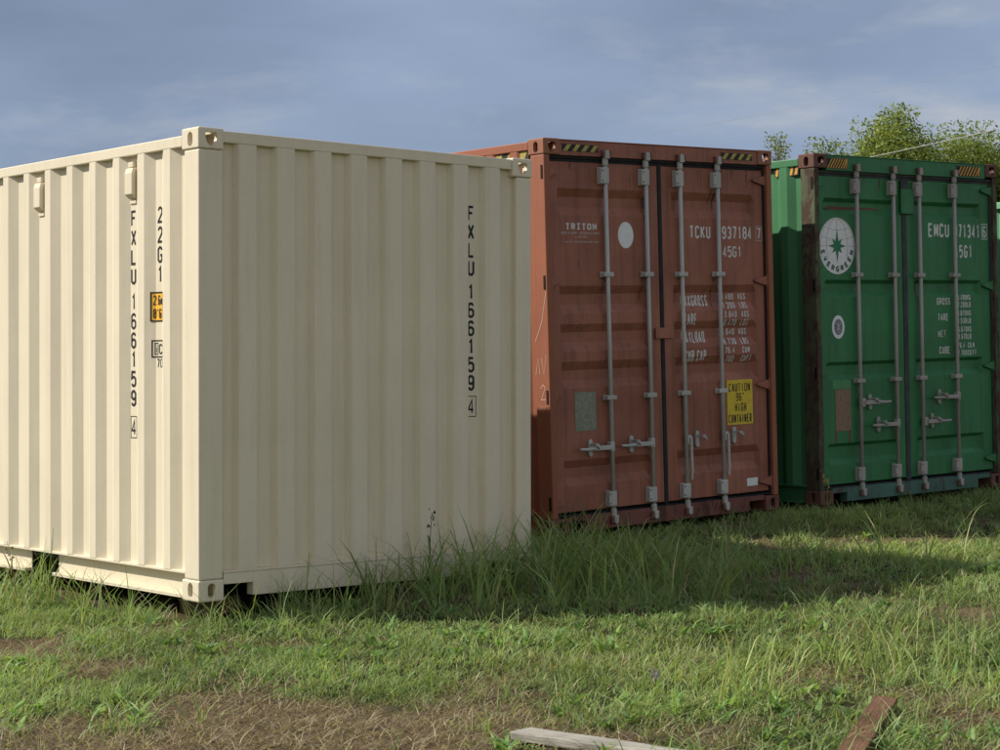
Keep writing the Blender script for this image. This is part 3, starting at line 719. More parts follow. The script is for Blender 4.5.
# ---------- green container
green = empty('shipping_container', pose((2.63822, 15.35466, 0.21387), 38.625, -0.343, -1.468))
tag(green, 'dark green container with a round white star emblem on its left door', 'container', 'shipping containers standing side by side')
shell(green, L40, H40, M['green'], M['green_side'], M['rusty'], M['rusty'], 0.030)
back_end(green, L40, H40, M['green_side'])
PG = dict(L=L40, H=H40, mat=M['green'], worn=M['green_worn'], post=M['green_worn'], sillmat=M['green_sill'], hdr=2.762, stripes=[(0.165, 0.425), (1.868, 2.205)], sw=(2.778, 2.866), nstripe=8, skew=0.060,
          stripe=M['stripe_orange'], rubber=M['rubber_grey'], center=(1.152, 1.212), recess=[(2.538, 2.508, 2.445, 2.402), (1.858, 1.830, 1.760, 1.715), (1.174, 1.148, 1.068, 1.022), (0.496, 0.470, 0.368, 0.322)],
          depth=0.036, panel=[(0.148, 1.086), (1.300, 2.236)], hinges=(2.655, 1.810, 1.090, 0.260), hingemat=M['green'], rods=(0.536, 1.009, 1.352, 1.834), runs=48, rodmat=M['galv_dull'], keeper=M['rusty'], guides=(1.898, 1.010),
          handles=[(0, 0.829, 1, 0.35, 0.675), (1, 0.634, -1, 0.36, 0.780), (2, 0.634, 1, 0.34, 1.495), (3, 0.838, -1, 0.37, 1.600)])
door_end(green, PG)
side_stripes(green, H40, 5, M['stripe_orange'], 0.19, 0.46)
dl, dr = PG['doors']; mp_, ct_ = PG['map'], PG['cuts']
MB().box(1.120, 1.290, 0.020, 0.0395, 2.425, 2.640).build('door_overlap_plate', M['green'], dl, 0.006)
MB().box(1.124, 1.225, 0.024, 0.0390, 2.6405, 2.716).build('door_overlap_plate', M['rubber_grey'], dl, 0.004)
# emblem: white disc with globe lines, eight-pointed star and the name round the lower edge
DU = 0.056
ex, ez, er = 0.314, 2.141, 0.228
emb = decal('emblem', [ellipse(ex, ez, er * 0.985, er * 1.03, 64)], M['white_disc'], dl, mp_, (), 1)
gl = [stroke([(ex - er * .97, ez), (ex + er * .97, ez)], .003)]
for k in (-2, -1, 0, 1, 2):
    gl.append(stroke([(ex + er * .97 * math.sin(k * rad(36)) * math.cos(t), ez + er * math.sin(t)) for t in np.linspace(-.45 if k else .0, 1.5, 14)], .003))
for lat in (0.36, 0.70):
    hw = er * math.sqrt(1 - lat * lat); gl.append(stroke([(ex + hw * t, ez + er * (lat + 0.12 * (t * t - 1) * -1 * -1)) for t in np.linspace(-.98, .98, 12)], .003))
decal('globe_lines', gl, M['decal_line'], emb, mp_, (), 1, 0.0022)
star = []
for k in range(8):
    a = math.pi / 2 + k * math.pi / 4; Rk = er * (0.60 if k % 4 == 0 else 0.47 if k % 4 == 2 else 0.36); Ri = er * 0.185
    tip = Vector((ex + Rk * math.cos(a), ez + Rk * math.sin(a) * (1.0)))
    i1 = Vector((ex + Ri * math.cos(a - math.pi / 8), ez + Ri * math.sin(a - math.pi / 8))); i2 = Vector((ex + Ri * math.cos(a + math.pi / 8), ez + Ri * math.sin(a + math.pi / 8)))
    star.append([Vector((ex, ez)), i1, tip, i2])
decal('compass_star', [star], M['decal_green'], emb, mp_, (), 1, 0.0042)
ev = []
for k, chh in enumerate('EVERGREEN'):
    a = rad(-90 + (k - 4) * 18.5); r0 = er * 0.70; gw, gh = 0.034, 0.046
    cxx, czz = ex + math.cos(a) * er * .80, ez + math.sin(a) * er * .84
    up = Vector((-math.cos(a), -math.sin(a))); rt = Vector((up.y, -up.x))
    for s_ in glyph_polys(chh, -gw / 2, -gh / 2, gw, gh, 0.0095):
        ev.append([[Vector((cxx, czz)) + rt * p[0] + up * p[1] for p in q] for q in s_])
decal('lettering', ev, M['decal_dark'], emb, mp_, (), 1, 0.0042)
e2 = decal('emblem', [ellipse(0.310, 1.466, 0.078, 0.098, 40)], M['white_disc'], dl, mp_, (), 1)
decal('emblem_centre', [ellipse(0.310, 1.466, 0.050, 0.066, 32)], M['decal_grey'], e2, mp_, (), 1, 0.0025)
decal('emblem_cross', [stroke([(0.282, 1.43), (0.338, 1.50)], .008), stroke([(0.282, 1.50), (0.338, 1.43)], .008), stroke([(0.310, 1.41), (0.310, 1.52)], .008)], M['white_faded'], e2, mp_, (), 1, 0.004)
MB().box(0.224, 0.450, 0.0460, 0.0475, 0.953, 1.022).build('paint_patch', M['green_patch'], dl)
MB().box(0.252, 0.444, 0.0435, 0.0475, 0.598, 0.945).build('data_plate', M['plate_brown'], dl, 0.002)
decal('rust_scrape', [[[Vector((0.16, 2.455)), Vector((0.32, 2.440)), Vector((0.50, 2.448)), Vector((0.95, 2.452)), Vector((0.80, 2.470)), Vector((0.42, 2.472)), Vector((0.26, 2.474))]]], M['rusty'], dl, mp_, ct_, 1)
for x0 in (0.240, 0.412): decal('rust_streak', [rect(x0, x0 + .028, 0.502, 0.597)], M['rusty'], dl, mp_, ct_, 1)
T_('EMCU', 1.452, 2.234, 0.060, 0.122, 0.0185, 0.0765, dr)
T_('971341', 1.806, 2.232, 0.047, 0.122, 0.0170, 0.0635, dr)
T_('6', 2.215, 2.240, 0.048, 0.104, 0.0135, 0.06, dr)
decal('lettering', [stroke([(2.258, 2.226), (2.336, 2.226), (2.336, 2.360), (2.258, 2.360), 'z'], 0.006)], M['white_print'], dr, mp_, ct_, 1)
T_('45G1', 1.812, 2.056, 0.050, 0.114, 0.0170, 0.0655, dr)
for txt, y, x in (('GROSS', 1.642, 1.552), ('TARE', 1.502, 1.562), ('NET', 1.357, 1.562), ('CUBE', 1.213, 1.575)):
    T_(txt, x, y, 0.030, 0.062, 0.0090, 0.0380, dr, M['white_faded'] if txt == 'NET' else M['white_print'])
for a, b, y in (('30.480', 'KG', 1.682), ('67.200', 'LB', 1.618), ('3.870', 'KG', 1.543), ('8.530', 'LB', 1.476), ('26.610', 'KG', 1.400), ('58.670', 'LB', 1.336), ('76.4', 'CU.M', 1.258), ('2.700', 'CU.FT', 1.192)):
    T_(a, 1.808 if len(a) > 5 else 1.832, y, 0.022, 0.048, 0.0075, 0.0300, dr); T_(b, 1.975, y, 0.021, 0.048, 0.0075, 0.0275, dr)

# ---------- paler green container beyond it, only a sliver in view
gm_ = Matrix.Translation(Vector((2.63822, 15.35466, 0.21387))) @ Matrix.Rotation(rad(38.625), 4, 'Z')
p4 = gm_ @ Vector((2.86, 0.12, 0))
pale_c = empty('shipping_container', pose((p4.x, p4.y, 0.31), 38.4, -0.3, -0.6))
tag(pale_c, 'pale mint green container, just a sunlit sliver at the right edge', 'container', 'shipping containers standing side by side')
shell(pale_c, L40, H20, M['mint'], M['mint'], M['rusty'], M['rusty'], 0.020)
back_end(pale_c, L40, H20, M['mint'])
PM = dict(L=L40, H=H20, mat=M['mint'], worn=M['mint'], post=M['mint'], sillmat=M['mint'], hdr=2.470, stripes=[], sw=(2.5, 2.54), nstripe=4, skew=0.04, stripe=M['stripe_orange'], rubber=M['rubber'], center=(1.102, 1.162),
          recess=[(2.238, 2.208, 2.120, 2.075), (1.658, 1.630, 1.560, 1.515), (1.074, 1.048, 0.968, 0.922), (0.496, 0.470, 0.368, 0.322)], depth=0.036, panel=[(0.098, 1.036), (1.248, 2.182)], hinges=(2.28, 1.60, 0.95, 0.26),
          hingemat=M['mint'], rods=(), rodmat=M['galv_dull'], keeper=M['rusty'], guides=(), handles=[])
door_end(pale_c, PM)

# ------------------------------------------------------------------ timber under the containers
def wood_mat(name, a, b_, scale=1.0):
    m, t, b = newmat(name)
    g = tex(t, 'noise', 9 * scale, 8, (1, 14, 14), 0.65); k = tex(t, 'noise', 4 * scale, 5)
    c = mixc(t, ramp(t, g, [(0.3, 0.0), (0.7, 1.0)]), a, b_)
    c = mixc(t, ramp(t, k, [(0.5, 0.0), (0.75, 0.55)]), c, tuple(x * 0.45 for x in a))
    t.links.new(c, b.inputs['Base Color']); b.inputs['Roughness'].default_value = 0.85; b.inputs['Specular IOR Level'].default_value = 0.15
    bump(t, b, g, 0.8, 0.004); return m
M['wood_grey'] = wood_mat('weathered grey timber', (0.22, 0.195, 0.155), (0.47, 0.45, 0.39))
M['wood_brown'] = wood_mat('red brown timber', (0.075, 0.040, 0.024), (0.21, 0.115, 0.065))
M['wood_dark'] = wood_mat('dark old timber', (0.07, 0.045, 0.028), (0.17, 0.11, 0.07))
def under(cont, u, v, name, label, w=0.16, l=0.30):
    mw = cont.matrix_world; p = mw @ Vector((u, v, 0)); gz = float(ground_z(p.x, p.y))
    top = p.z; mb = MB().box(-l / 2, l / 2, -w / 2, w / 2, gz - 0.05 - top, -0.004)
    o = mb.build(name, M['wood_dark'], None, 0.006); o.location = (p.x, p.y, top); o.rotation_euler = (0, 0, mw.to_euler().z)
    tag(o, label, 'timber block', 'packing timbers under the containers')
bpy.context.view_layer.update()
under(cream, 0.26, 0.30, 'timber_block', 'packing timber under the near corner of the cream container')
under(cream, WID - 0.14, 0.11, 'timber_block', 'packing timber under the right front corner of the cream container')
under(cream, 1.42, 0.10, 'timber_block', 'brown packing timber under the middle of the cream container end', 0.16, 0.36)
for cont, nm in ((red, 'rust red container'), (green, 'dark green container')):
    under(cont, 0.10, 0.10, 'timber_block', 'packing timber under the left door corner of the ' + nm, 0.15, 0.18)
    under(cont, WID - 0.10, 0.10, 'timber_block', 'packing timber under the right door corner of the ' + nm, 0.15, 0.18)

# ------------------------------------------------------------------ planks lying in the grass
def plank(name, label, a, b, w, th, lift_a, lift_b, mat, cat='plank'):
    a = Vector((a[0], a[1], float(ground_z(a[0], a[1])) + lift_a)); b = Vector((b[0], b[1], float(ground_z(b[0], b[1])) + lift_b))
    d = b - a; Ln = d.length; mb = MB(); n = 14; vs = []; r = random.Random(name)
    for i in range(n + 1):
        x = Ln * i / n; jw = r.uniform(-.004, .004); jz = r.uniform(-.002, .002)
        if i == 0: jx = [0.0, 0.012, 0.004, -0.008]
        else: jx = [0] * 4
        vs += [(x + jx[0], -w / 2 + jw, jz), (x + jx[1], w / 2 + jw, jz), (x + jx[2], w / 2 + jw, th + jz), (x + jx[3], -w / 2 + jw, th + jz)]
    fs = [(0, 1, 2, 3), tuple(4 * n + q for q in (3, 2, 1, 0))]
    for i in range(n):
        for q in range(4): fs.append((4 * i + q, 4 * i + (q + 1) % 4, 4 * i + 4 + (q + 1) % 4, 4 * i + 4 + q))
    o = mb.add(vs, fs).build(name, mat, None, 0.005)
    o.matrix_world = Matrix.Translation(a) @ d.to_track_quat('X', 'Z').to_matrix().to_4x4()
    tag(o, label, cat)
plank('plank', 'weathered pale grey plank lying in the grass at the bottom edge', (0.075, 6.98), (1.32, 6.02), 0.115, 0.034, 0.012, 0.004, M['wood_grey'])
plank('timber_beam', 'reddish brown timber beam sticking out of the grass, lower right', (1.515, 7.33), (1.00, 5.85), 0.095, 0.055, 0.016, -0.004, M['wood_brown'], 'timber')

# ------------------------------------------------------------------ grass
def leaf_mat(name, transl=0.35):
    m, t, b = newmat(name)
    at = t.nodes.new('ShaderNodeAttribute'); at.attribute_name = 'tint'
    t.links.new(at.outputs['Color'], b.inputs['Base Color']); b.inputs['Roughness'].default_value = 0.55; b.inputs['Specular IOR Level'].default_value = 0.25
    tr = t.nodes.new('ShaderNodeBsdfTranslucent'); mx = t.nodes.new('ShaderNodeMixShader'); mx.inputs[0].default_value = transl
    t.links.new(mixc(t, 1.0, at.outputs['Color'], (1.15, 1.2, 0.6), 'MULTIPLY'), tr.inputs[0])
    o = t.nodes['Material Output']; t.links.new(b.outputs[0], mx.inputs[1]); t.links.new(tr.outputs[0], mx.inputs[2]); t.links.new(mx.outputs[0], o.inputs[0])
    return m
M['blade'] = leaf_mat('grass blades', 0.38)
M['leaf'] = leaf_mat('tree leaves', 0.40)
TT = np.array([0.0, 0.38, 0.72, 1.0])
def blade_mesh(x, y, z, h, w, ang, lean, col, droop):
    """x,y,z root; h length; w width; ang lean heading; lean 0..1.5; droop bends the tip down"""
    n = len(x); dx, dy = np.cos(ang), np.sin(ang); tw = ang + rng.normal(0, 0.7, n)
    sxv, syv = -np.sin(tw), np.cos(tw); P = []
    for k, t in enumerate(TT):
        hor = h * lean * (0.35 * t + 0.65 * t * t); up = h * (t * np.sqrt(np.clip(1 - (lean * .45) ** 2, .1, 1)) - droop * t * t * t)
        cx, cy, cz = x + dx * hor, y + dy * hor, z + up; wd = w * (1.0, 0.9, 0.6, 0.0)[k] / 2
        if k < 3: P += [np.stack([cx - sxv * wd, cy - syv * wd, cz], 1), np.stack([cx + sxv * wd, cy + syv * wd, cz], 1)]
        else: P.append(np.stack([cx, cy, cz], 1))
    V = np.stack(P, 1).reshape(-1, 3); base = np.arange(n)[:, None] * 7
    tri = np.array([[0, 1, 3], [0, 3, 2], [2, 3, 5], [2, 5, 4], [4, 5, 6]])
    F = (base[:, :, None] + tri[None]).reshape(-1, 3)
    return V, F, np.repeat(col, 7, axis=0)
def inside(cont, L, x, y, m=0.0):
    inv = cont.matrix_world.inverted(); a = np.array(inv)
    u = a[0, 0] * x + a[0, 1] * y + a[0, 3]; v = a[1, 0] * x + a[1, 1] * y + a[1, 3]
    return u, v
conts = [(cream, L20), (red, L40), (green, L40), (pale_c, L40)]
def outdist(x, y):
    """distance outside the nearest container footprint (negative inside)"""
    best = np.full(len(x), 99.0)
    for cobj, L in conts:
        u, v = inside(cobj, L, x, y)
        du = np.maximum(-u, u - WID); dv = np.maximum(-v, v - L)
        d = np.where((du > 0) & (dv > 0), np.hypot(du, dv), np.maximum(du, dv)); best = np.minimum(best, d)
    return best
def scatter(n):
    y = 5.3 + (19.0 - 5.3) * rng.random(n) ** 1.25; half = 0.285 * y + 1.1
    x = (rng.random(n) * 2 - 1) * half; return x, y
GREENS = np.array([(0.185, 0.255, 0.078), (0.225, 0.285, 0.092), (0.150, 0.228, 0.076), (0.265, 0.305, 0.125), (0.170, 0.250, 0.100)])
DRY = np.array([(0.42, 0.35, 0.205), (0.31, 0.235, 0.13), (0.52, 0.45, 0.29), (0.20, 0.145, 0.085)])
def colours(n, x, y, dryp):
    c = GREENS[rng.integers(0, len(GREENS), n)] * (0.68 + 1.10 * fbm(x * 1.3, y * 1.3, 51, 3))[:, None] * rng.uniform(0.8, 1.2, n)[:, None]
    yel = np.clip((fbm(x * 0.7, y * 0.7, 77, 3) - 0.45) * 2.2, 0, 1)[:, None]
    c = c * (1 - yel * 0.45) + c * np.array([1.35, 1.12, 0.9]) * yel * 0.45
    dm = rng.random(n) < dryp; c[dm] = DRY[rng.integers(0, len(DRY), dm.sum())] * rng.uniform(0.7, 1.15, dm.sum())[:, None]
    return np.concatenate([c, np.ones((n, 1))], 1)
parts = []
# tufts of short turf
nt_ = 36000
tx, ty = scatter(nt_); od = outdist(tx, ty); br = bare(tx, ty)
keep = (od > 0.0) & (rng.random(nt_) > br * 0.93); tx, ty, od, br = tx[keep], ty[keep], od[keep], br[keep]
nb = 9; n = len(tx) * nb
sp_ = np.repeat(0.022 + 0.02 * rng.random(len(tx)), nb)
x = np.repeat(tx, nb) + rng.normal(0, 1, n) * sp_; y = np.repeat(ty, nb) + rng.normal(0, 1, n) * sp_
lush = np.clip(fbm(x * 0.8, y * 0.8, 5, 4), 0, 1); odr = np.repeat(od, nb); brr = np.repeat(br, nb)
h = (0.022 + 0.085 * lush ** 1.7 + 0.05 * np.clip((fbm(x * 2.6, y * 2.6, 15, 3) - .5) * 3, 0, 1)) * rng.uniform(0.55, 1.35, n) * (1 - 0.45 * brr)
h *= 1 + 0.4 * np.exp(-odr / 0.35)
w = rng.uniform(0.0028, 0.0072, n) * (1 + 0.05 * np.clip(y - 8, 0, 10))
ok = outdist(x, y) > -0.03
x, y, h, w, brr = x[ok], y[ok], h[ok], w[ok], brr[ok]; n = len(x)
parts.append(blade_mesh(x, y, ground_z(x, y) - 0.006, h, w, rng.uniform(0, 2 * np.pi, n), np.abs(rng.normal(0.85, 0.45, n)), colours(n, x, y, 0.10 + 0.45 * brr), rng.uniform(0, 0.55, n)))
# dry thatch lying flat
n = 170000; x, y = scatter(n); br = bare(x, y); ok = (outdist(x, y) > 0.02) & (rng.random(n) < 0.06 + 0.94 * br) & ((y < 9) | (rng.random(n) < .35)); x, y = x[ok], y[ok]; n = len(x)
cc = np.concatenate([DRY[rng.integers(0, 4, n)] * rng.uniform(.6, 1.1, n)[:, None], np.ones((n, 1))], 1)
parts.append(blade_mesh(x, y, ground_z(x, y) + 0.002, rng.uniform(.02, .085, n), rng.uniform(.002, .0055, n), rng.uniform(0, 2 * np.pi, n), rng.uniform(1.2, 1.9, n), cc, rng.uniform(0.0, .35, n)))
# long leaning blades, thickest along the container feet and in clumps
def longgrass(n0, dens, hlo, hhi, wlo, whi, lean, dryp=0.05, clump=1):
    x, y = scatter(n0); ok = (outdist(x, y) > 0.0) & (rng.random(n0) < dens(x, y)); x, y = x[ok], y[ok]
    if clump > 1:
        a = np.repeat(rng.uniform(0, 2 * np.pi, len(x)), clump)
        x = np.repeat(x, clump); y = np.repeat(y, clump); k = len(x); x = x + rng.normal(0, .025, k); y = y + rng.normal(0, .025, k)
        ang = a + rng.normal(0, 1.5, k)
    else: k = len(x); ang = rng.uniform(0, 2 * np.pi, k)
    ok = outdist(x, y) > 0.0; x, y, ang = x[ok], y[ok], ang[ok]; k = len(x)
    parts.append(blade_mesh(x, y, ground_z(x, y) - .006, rng.uniform(hlo, hhi, k), rng.uniform(wlo, whi, k), ang, np.abs(rng.normal(lean, .28, k)), colours(k, x, y, dryp), rng.uniform(.02, .38, k)))
def clumps(x, y, lst):
    r = np.zeros_like(x)
    for cx, cy, rx, ry, s in lst: r = np.maximum(r, s * np.exp(-((x - cx) / rx) ** 2 - ((y - cy) / ry) ** 2))
    return r
# medium clumps everywhere in the lawn
longgrass(10000, lambda x, y: np.clip((fbm(x * 2.3, y * 2.3, 91, 3) - .46) * 3.2, 0.03, 1) * (1 - .9 * bare(x, y)), .07, .18, .0035, .0072, .95, 0.07, 6)
# broad-leaved rosettes among the turf
x, y = scatter(2600); ok = (outdist(x, y) > 0.03) & (rng.random(2600) < np.clip((fbm(x * 1.2, y * 1.2, 131, 3) - .4) * 4, .08, 1) * (1 - bare(x, y))); x, y = x[ok], y[ok]; k0 = len(x)
x = np.repeat(x, 7); y = np.repeat(y, 7); k = len(x); cb = colours(k, x, y, 0.0) * np.array([.80, .95, .85, 1])
parts.append(blade_mesh(x + rng.normal(0, .012, k), y + rng.normal(0, .012, k), ground_z(x, y) + .012, rng.uniform(.04, .10, k), rng.uniform(.012, .024, k), rng.uniform(0, 2 * np.pi, k), rng.uniform(.8, 1.5, k), cb, rng.uniform(.1, .5, k)))
# tall grass round the right corner of the cream container and before the red one
TALL = [(-0.15, 11.2, .42, .28, 1.0), (0.28, 11.5, .42, .42, .9), (0.15, 11.25, .75, .55, 1.0), (0.30, 12.1, .40, .6, .55), (-0.45, 10.75, .55, .22, .5), (0.75, 10.75, .6, .3, .35), (1.35, 11.1, .5, .4, .30), (1.9, 11.9, .8, .5, .10)]
longgrass(20000, lambda x, y: clumps(x, y, TALL), .22, .56, .0065, .0135, .70, 0.05, 4)
longgrass(14000, lambda x, y: np.where(outdist(x, y) < 0.28, 0.5, 0.0) * (y < 13.2) * np.clip((fbm(x * 2, y * 2, 61, 2) - .35) * 3, 0.05, 1), .12, .30, .004, .008, .6, 0.06, 4)
longgrass(6000, lambda x, y: np.where(outdist(x, y) < 0.25, 0.4, 0.0) * (y >= 13.2), .07, .16, .004, .007, .6, 0.06, 3)
longgrass(9000, lambda x, y: clumps(x, y, [(-1.75, 9.95, .35, .22, .45), (-2.85, 11.05, .4, .3, 1.0), (-2.2, 10.4, .5, .3, .3), (-0.9, 10.35, .45, .2, .5), (1.95, 8.3, .55, .4, .6), (2.6, 8.9, .6, .6, .4), (0.95, 7.6, .35, .3, .5), (0.38, 10.25, .13, .10, 1.0), (0.75, 10.4, .35, .14, .5)]), .16, .40, .004, .0085, .62, 0.05, 5)
longgrass(5000, lambda x, y: clumps(x, y, [(-2.72, 10.92, .30, .16, 1.0), (-2.35, 10.65, .25, .12, .5), (-1.45, 9.98, .3, .12, .6), (-0.75, 10.55, .3, .15, .7)]), .24, .46, .0045, .008, .5, 0.05, 3)
V = np.concatenate([p[0] for p in parts]); off = np.cumsum([0] + [len(p[0]) for p in parts[:-1]])
F = np.concatenate([p[1] + o for p, o in zip(parts, off)]); K = np.concatenate([p[2] for p in parts])
gme = np_mesh('grass', V, F, True)
ca = gme.attributes.new('tint', 'FLOAT_COLOR', 'POINT'); ca.data.foreach_set('color', K.astype(np.float32).ravel())
tag(link('grass', gme, M['blade']), 'rough green yard grass with dry patches', 'grass', kind='stuff')
print('grass tris', len(F))

# ------------------------------------------------------------------ tall weeds that stand out singly
def solid_tint(me, col):
    a = me.attributes.new('tint', 'FLOAT_COLOR', 'POINT'); a.data.foreach_set('color', np.tile(np.array([*col, 1.0], np.float32), len(me.vertices)))
def strap_leaf(mb, base, ang, ln, w, lean, droop, n=7):
    d = Vector((math.cos(ang), math.sin(ang), 0)); s = Vector((-d.y, d.x, 0)); vs = []; fs = []
    for i in range(n + 1):
        t = i / n; p = base + d * (ln * lean * (0.4 * t + 0.6 * t * t)) + Vector((0, 0, ln * (t - droop * t ** 3)))
        ww = w * (1 - t ** 2.2) * (0.55 + 0.9 * min(t * 3, 1) * 0.5) / 2; vs += [p - s * ww, p + Vector((0, 0, -w * .12)), p + s * ww]
    for i in range(n): k = 3 * i; fs += [(k, k + 1, k + 4, k + 3), (k + 1, k + 2, k + 5, k + 4)]
    mb.add(vs, fs)
def weed(label, x, y, h, leaves, col, head=None, lean=(0.06, 0.0), seed=1, name='tall_weed'):
    r = random.Random(seed); z = float(ground_z(x, y)); e = empty(name, Matrix.Translation((x, y, z))); tag(e, label, 'weed', 'tall weeds standing out of the grass')
    pts = [Vector((lean[0] * h * t ** 2 * 2, lean[1] * h * t ** 2 * 2, h * t - .01)) for t in (0, .25, .5, .75, 1)]
    so = MB().tube(pts, [.0035, .0032, .0028, .0022, .0014], 6).build('stem', M['blade'], e, 0, smooth=True); solid_tint(so.data, tuple(c * .9 for c in col))
    for i in range(leaves):
        t = r.uniform(.02, .7); b = pts[0].lerp(pts[-1], t); mb = MB(); strap_leaf(mb, b, r.uniform(0, 6.28), h * r.uniform(.35, .7) * (1.1 - .5 * t), r.uniform(.008, .015), r.uniform(.3, .9), r.uniform(.05, .5))
        o = mb.build('leaf', M['blade'], e, 0, smooth=True); k = r.uniform(.8, 1.25); solid_tint(o.data, tuple(c * k for c in col))
    if head:
        mb = MB(); hc, hn, hs, span = head
        for i in range(hn):
            t = 1 - span * r.random(); p = pts[3].lerp(pts[4], max(0, (t - .75) * 4)) if t > .75 else pts[2].lerp(pts[3], (t - .5) * 4)
            q = p + Vector((r.uniform(-1, 1), r.uniform(-1, 1), r.uniform(-.3, 1))) * (.018 + .02 * (1 - t)); s = hs * r.uniform(.7, 1.3)
            mb.add([q + Vector((s, 0, 0)), q + Vector((-s * .5, s * .8, 0)), q + Vector((-s * .5, -s * .8, 0)), q + Vector((0, 0, s * 1.8)), q - Vector((0, 0, s * 1.4))], [(0, 1, 3), (1, 2, 3), (2, 0, 3), (1, 0, 4), (2, 1, 4), (0, 2, 4)])
        o = mb.build('seed_head', M['blade'], e); solid_tint(o.data, hc)
GL = (0.22, 0.27, 0.095); GD = (0.12, 0.165, 0.06)
weed('bright leafy weed on the edge of the shade before the red container', 1.22, 10.85, 0.33, 7, GL, None, (.12, .03), 3)
weed('tall weed with small yellow flowers beside the left foot of the green container', 2.42, 13.75, 0.42, 5, (0.16, 0.19, 0.08), ((0.42, 0.36, 0.12), 14, .008, .3), (-.03, .02), 4)
weed('thin weed with dark seed head against the cream end wall', -0.42, 10.98, 0.50, 3, GD, ((0.04, 0.035, 0.022), 12, .006, .22), (.02, .02), 5)
weed('bent dry weed stalk at the left edge before the cream side', -2.78, 10.75, 0.42, 3, (0.20, 0.18, 0.09), ((0.22, 0.18, 0.10), 8, .005, .3), (-.08, .05), 6)
weed('upright blade weed over the dark pocket of the cream bottom rail', -2.62, 10.88, 0.48, 5, GL, None, (.02, .0), 7)
weed('straw coloured dry stem before the left lock rod of the red container', 0.70, 13.35, 0.40, 2, (0.24, 0.20, 0.12), ((0.26, 0.20, 0.12), 10, .005, .3), (.03, .0), 8)
weed('shorter straw coloured stem left of its taller twin by the red container', 0.60, 13.30, 0.33, 2, (0.22, 0.18, 0.11), ((0.24, 0.19, 0.12), 8, .005, .3), (-.02, .0), 9)
weed('dark leafy weed right of the cream container corner', 0.38, 11.75, 0.52, 8, GD, None, (.10, -.02), 10)
weed('lone pale stalk on the lit grass at the far right', 3.05, 12.6, 0.36, 3, GL, None, (.35, .05), 11)
weed('leaning pale weed in the lit lawn, lower right corner', 1.98, 7.35, 0.36, 4, (0.17, 0.20, 0.08), None, (.22, .02), 12)
weed('small weed with a pale lilac flower in the near lawn', 0.62, 7.55, 0.16, 6, GD, ((0.42, 0.38, 0.46), 10, .008, .2), (.05, .0), 13)

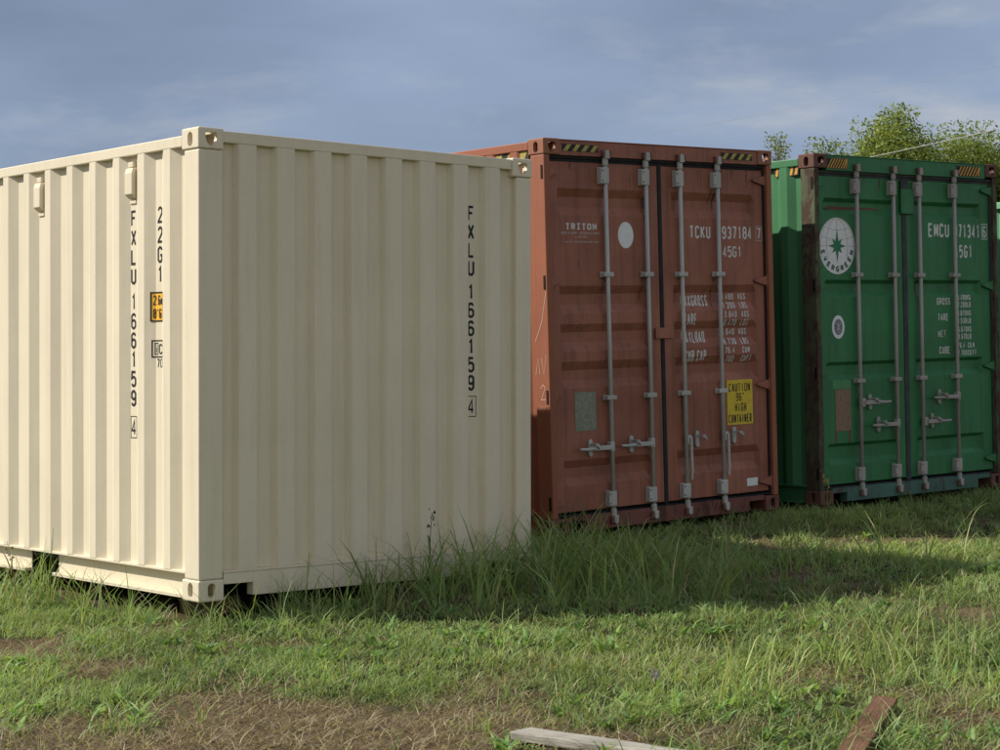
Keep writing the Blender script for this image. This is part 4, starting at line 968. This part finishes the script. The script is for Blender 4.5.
# ------------------------------------------------------------------ trees behind the containers
M['bark'] = plain('bark', (0.13, 0.10, 0.075), 0.9, 0.35, 20, 0, 0.01)
def tree(label, x, y, h, rx, rz, seed, nclump, per, col, lsize=0.07, clump=0.20, bare_twigs=0):
    """trunk and limbs reach to leaf clumps spread through an uneven crown"""
    r = random.Random(seed); rr = np.random.default_rng(seed); z = float(ground_z(x, y))
    e = empty('tree', Matrix.Translation((x, y, z))); tag(e, label, 'tree', 'trees behind the containers')
    cz = h - rz; mb = MB(); fork = Vector((r.uniform(-.1, .1), r.uniform(-.1, .1), max(.5, cz - rz * .75)))
    mb.tube([Vector((0, 0, -.08)), fork * .5 + Vector((.04, .03, 0)), fork], [h * .03, h * .024, h * .02], 9)
    mains = []
    for k in range(7):
        a = k * 6.283 / 7 + r.uniform(-.3, .3); el = r.uniform(.35, 1.3)
        p = fork + Vector((math.cos(a) * math.cos(el) * rx * .6, math.sin(a) * math.cos(el) * rx * .6, math.sin(el) * rz * 1.0))
        mid = fork.lerp(p, .5) + Vector((r.gauss(0, .08), r.gauss(0, .08), -.05)); mb.tube([fork, mid, p], [h * .013, h * .009, h * .005], 6); mains += [mid, p]
    C3 = []
    while len(C3) < nclump:
        v = Vector((r.uniform(-1, 1), r.uniform(-1, 1), r.uniform(-1, 1)))
        if not 0.35 < v.length < 1: continue
        lump = .78 + .34 * (mnoise.noise(v * 2.2 + Vector((seed, 0, 0))) + .25)
        v = v * lump; C3.append(Vector((v.x * rx, v.y * rx, cz + v.z * rz)))
    top = max(c.z for c in C3); C3 = [Vector((c.x, c.y, c.z + (h - .12 - top) * max(0, (c.z - cz) / (top - cz)))) for c in C3]
    for c in C3:
        m = min(mains, key=lambda q: (q - c).length); md = m.lerp(c, .5) + Vector((r.gauss(0, .05), r.gauss(0, .05), -.03)); mb.tube([m, md, c], [.018, .012, .005], 4, False)
        for q in range(bare_twigs):
            mb.tube([md, c + Vector((r.uniform(-.22, .22), r.uniform(-.22, .22), r.uniform(.02, .26)))], [.008, .003], 4, False)
    mb.build('trunk', M['bark'], e, 0, smooth=True)
    ctr = np.array(C3); n = nclump * per; i = np.repeat(np.arange(nclump), per); sz = rr.uniform(.6, 1.35, nclump)[i][:, None] * clump
    c = ctr[i] + np.clip(rr.normal(0, 1, (n, 3)), -1.7, 1.7) * sz * np.array([1, 1, .75])
    nr = rr.normal(0, 1, (n, 3)) + np.array([0, 0, .8]); nr /= np.linalg.norm(nr, axis=1)[:, None]
    t1 = np.cross(nr, rr.normal(0, 1, (n, 3))); t1 /= np.linalg.norm(t1, axis=1)[:, None]; t2 = np.cross(nr, t1)
    s = (lsize * rr.uniform(.55, 1.25, n))[:, None]
    Vv = np.stack([c - t1 * s * .5, c + t2 * s * .24 + nr * s * .06, c + t1 * s * .5, c - t2 * s * .24 + nr * s * .06], 1).reshape(-1, 3)
    me = np_mesh('crown', Vv, np.arange(4 * n).reshape(-1, 4))
    cl = np.array(col)[None] * rr.uniform(.65, 1.3, n)[:, None] * (.8 + .4 * rr.random((nclump, 1)))[i]
    cl = cl * np.where(rr.random((n, 1)) < .2, np.array([[1.3, 1.1, .8]]), 1.0)
    a = me.attributes.new('tint', 'FLOAT_COLOR', 'POINT'); a.data.foreach_set('color', np.repeat(np.concatenate([cl, np.ones((n, 1))], 1), 4, 0).astype(np.float32).ravel())
    link('crown', me, M['leaf'], e)
LG = (0.215, 0.27, 0.075)
tree('larger bushy yellow green tree above the left half of the green container', 6.90, 32.5, 5.42, 1.30, 1.9, 21, 210, 420, LG, .072, .23)
tree('smaller bushy tree above the right end of the green container', 8.62, 33.5, 5.10, 1.25, 1.8, 34, 190, 410, (0.20, 0.26, 0.072), .072, .23)
tree('thin sparse tree showing in the gap between red and green containers', 4.62, 31.0, 4.92, .50, 1.3, 8, 30, 110, (0.20, 0.24, 0.08), .06, .14, 1)
tree('low leafy tree half hidden left of the larger bushy tree', 5.95, 33.5, 4.98, 1.0, 1.6, 41, 120, 340, LG, .07, .22)

# ------------------------------------------------------------------ overhead cable catching the sun
M['cable'] = plain('pale cable', (0.60, 0.58, 0.52), 0.5, 0.1)
def cable(label, a, b, sag, r):
    a, b = Vector(a), Vector(b); pts = [a.lerp(b, t) - Vector((0, 0, sag * 4 * t * (1 - t))) for t in np.linspace(0, 1, 25)]
    o = MB().tube(pts, [r] * 25, 6).build('overhead_cable', M['cable'], None, 0, smooth=True); tag(o, label, 'cable', 'overhead cables')
def at(px, py, d): return (d * (px - 500) / 1870, d, 1.40 + d * ((375 - py) / 1870 - 0.00721))
cable('thin pale cable crossing in front of the larger tree', at(560, 212, 30), at(1400, 22, 27), 0.25, 0.006)
cable('fainter thin cable in the sky right of the red container roof', at(380, 178, 60), at(1500, -60, 56), 0.6, 0.0042)
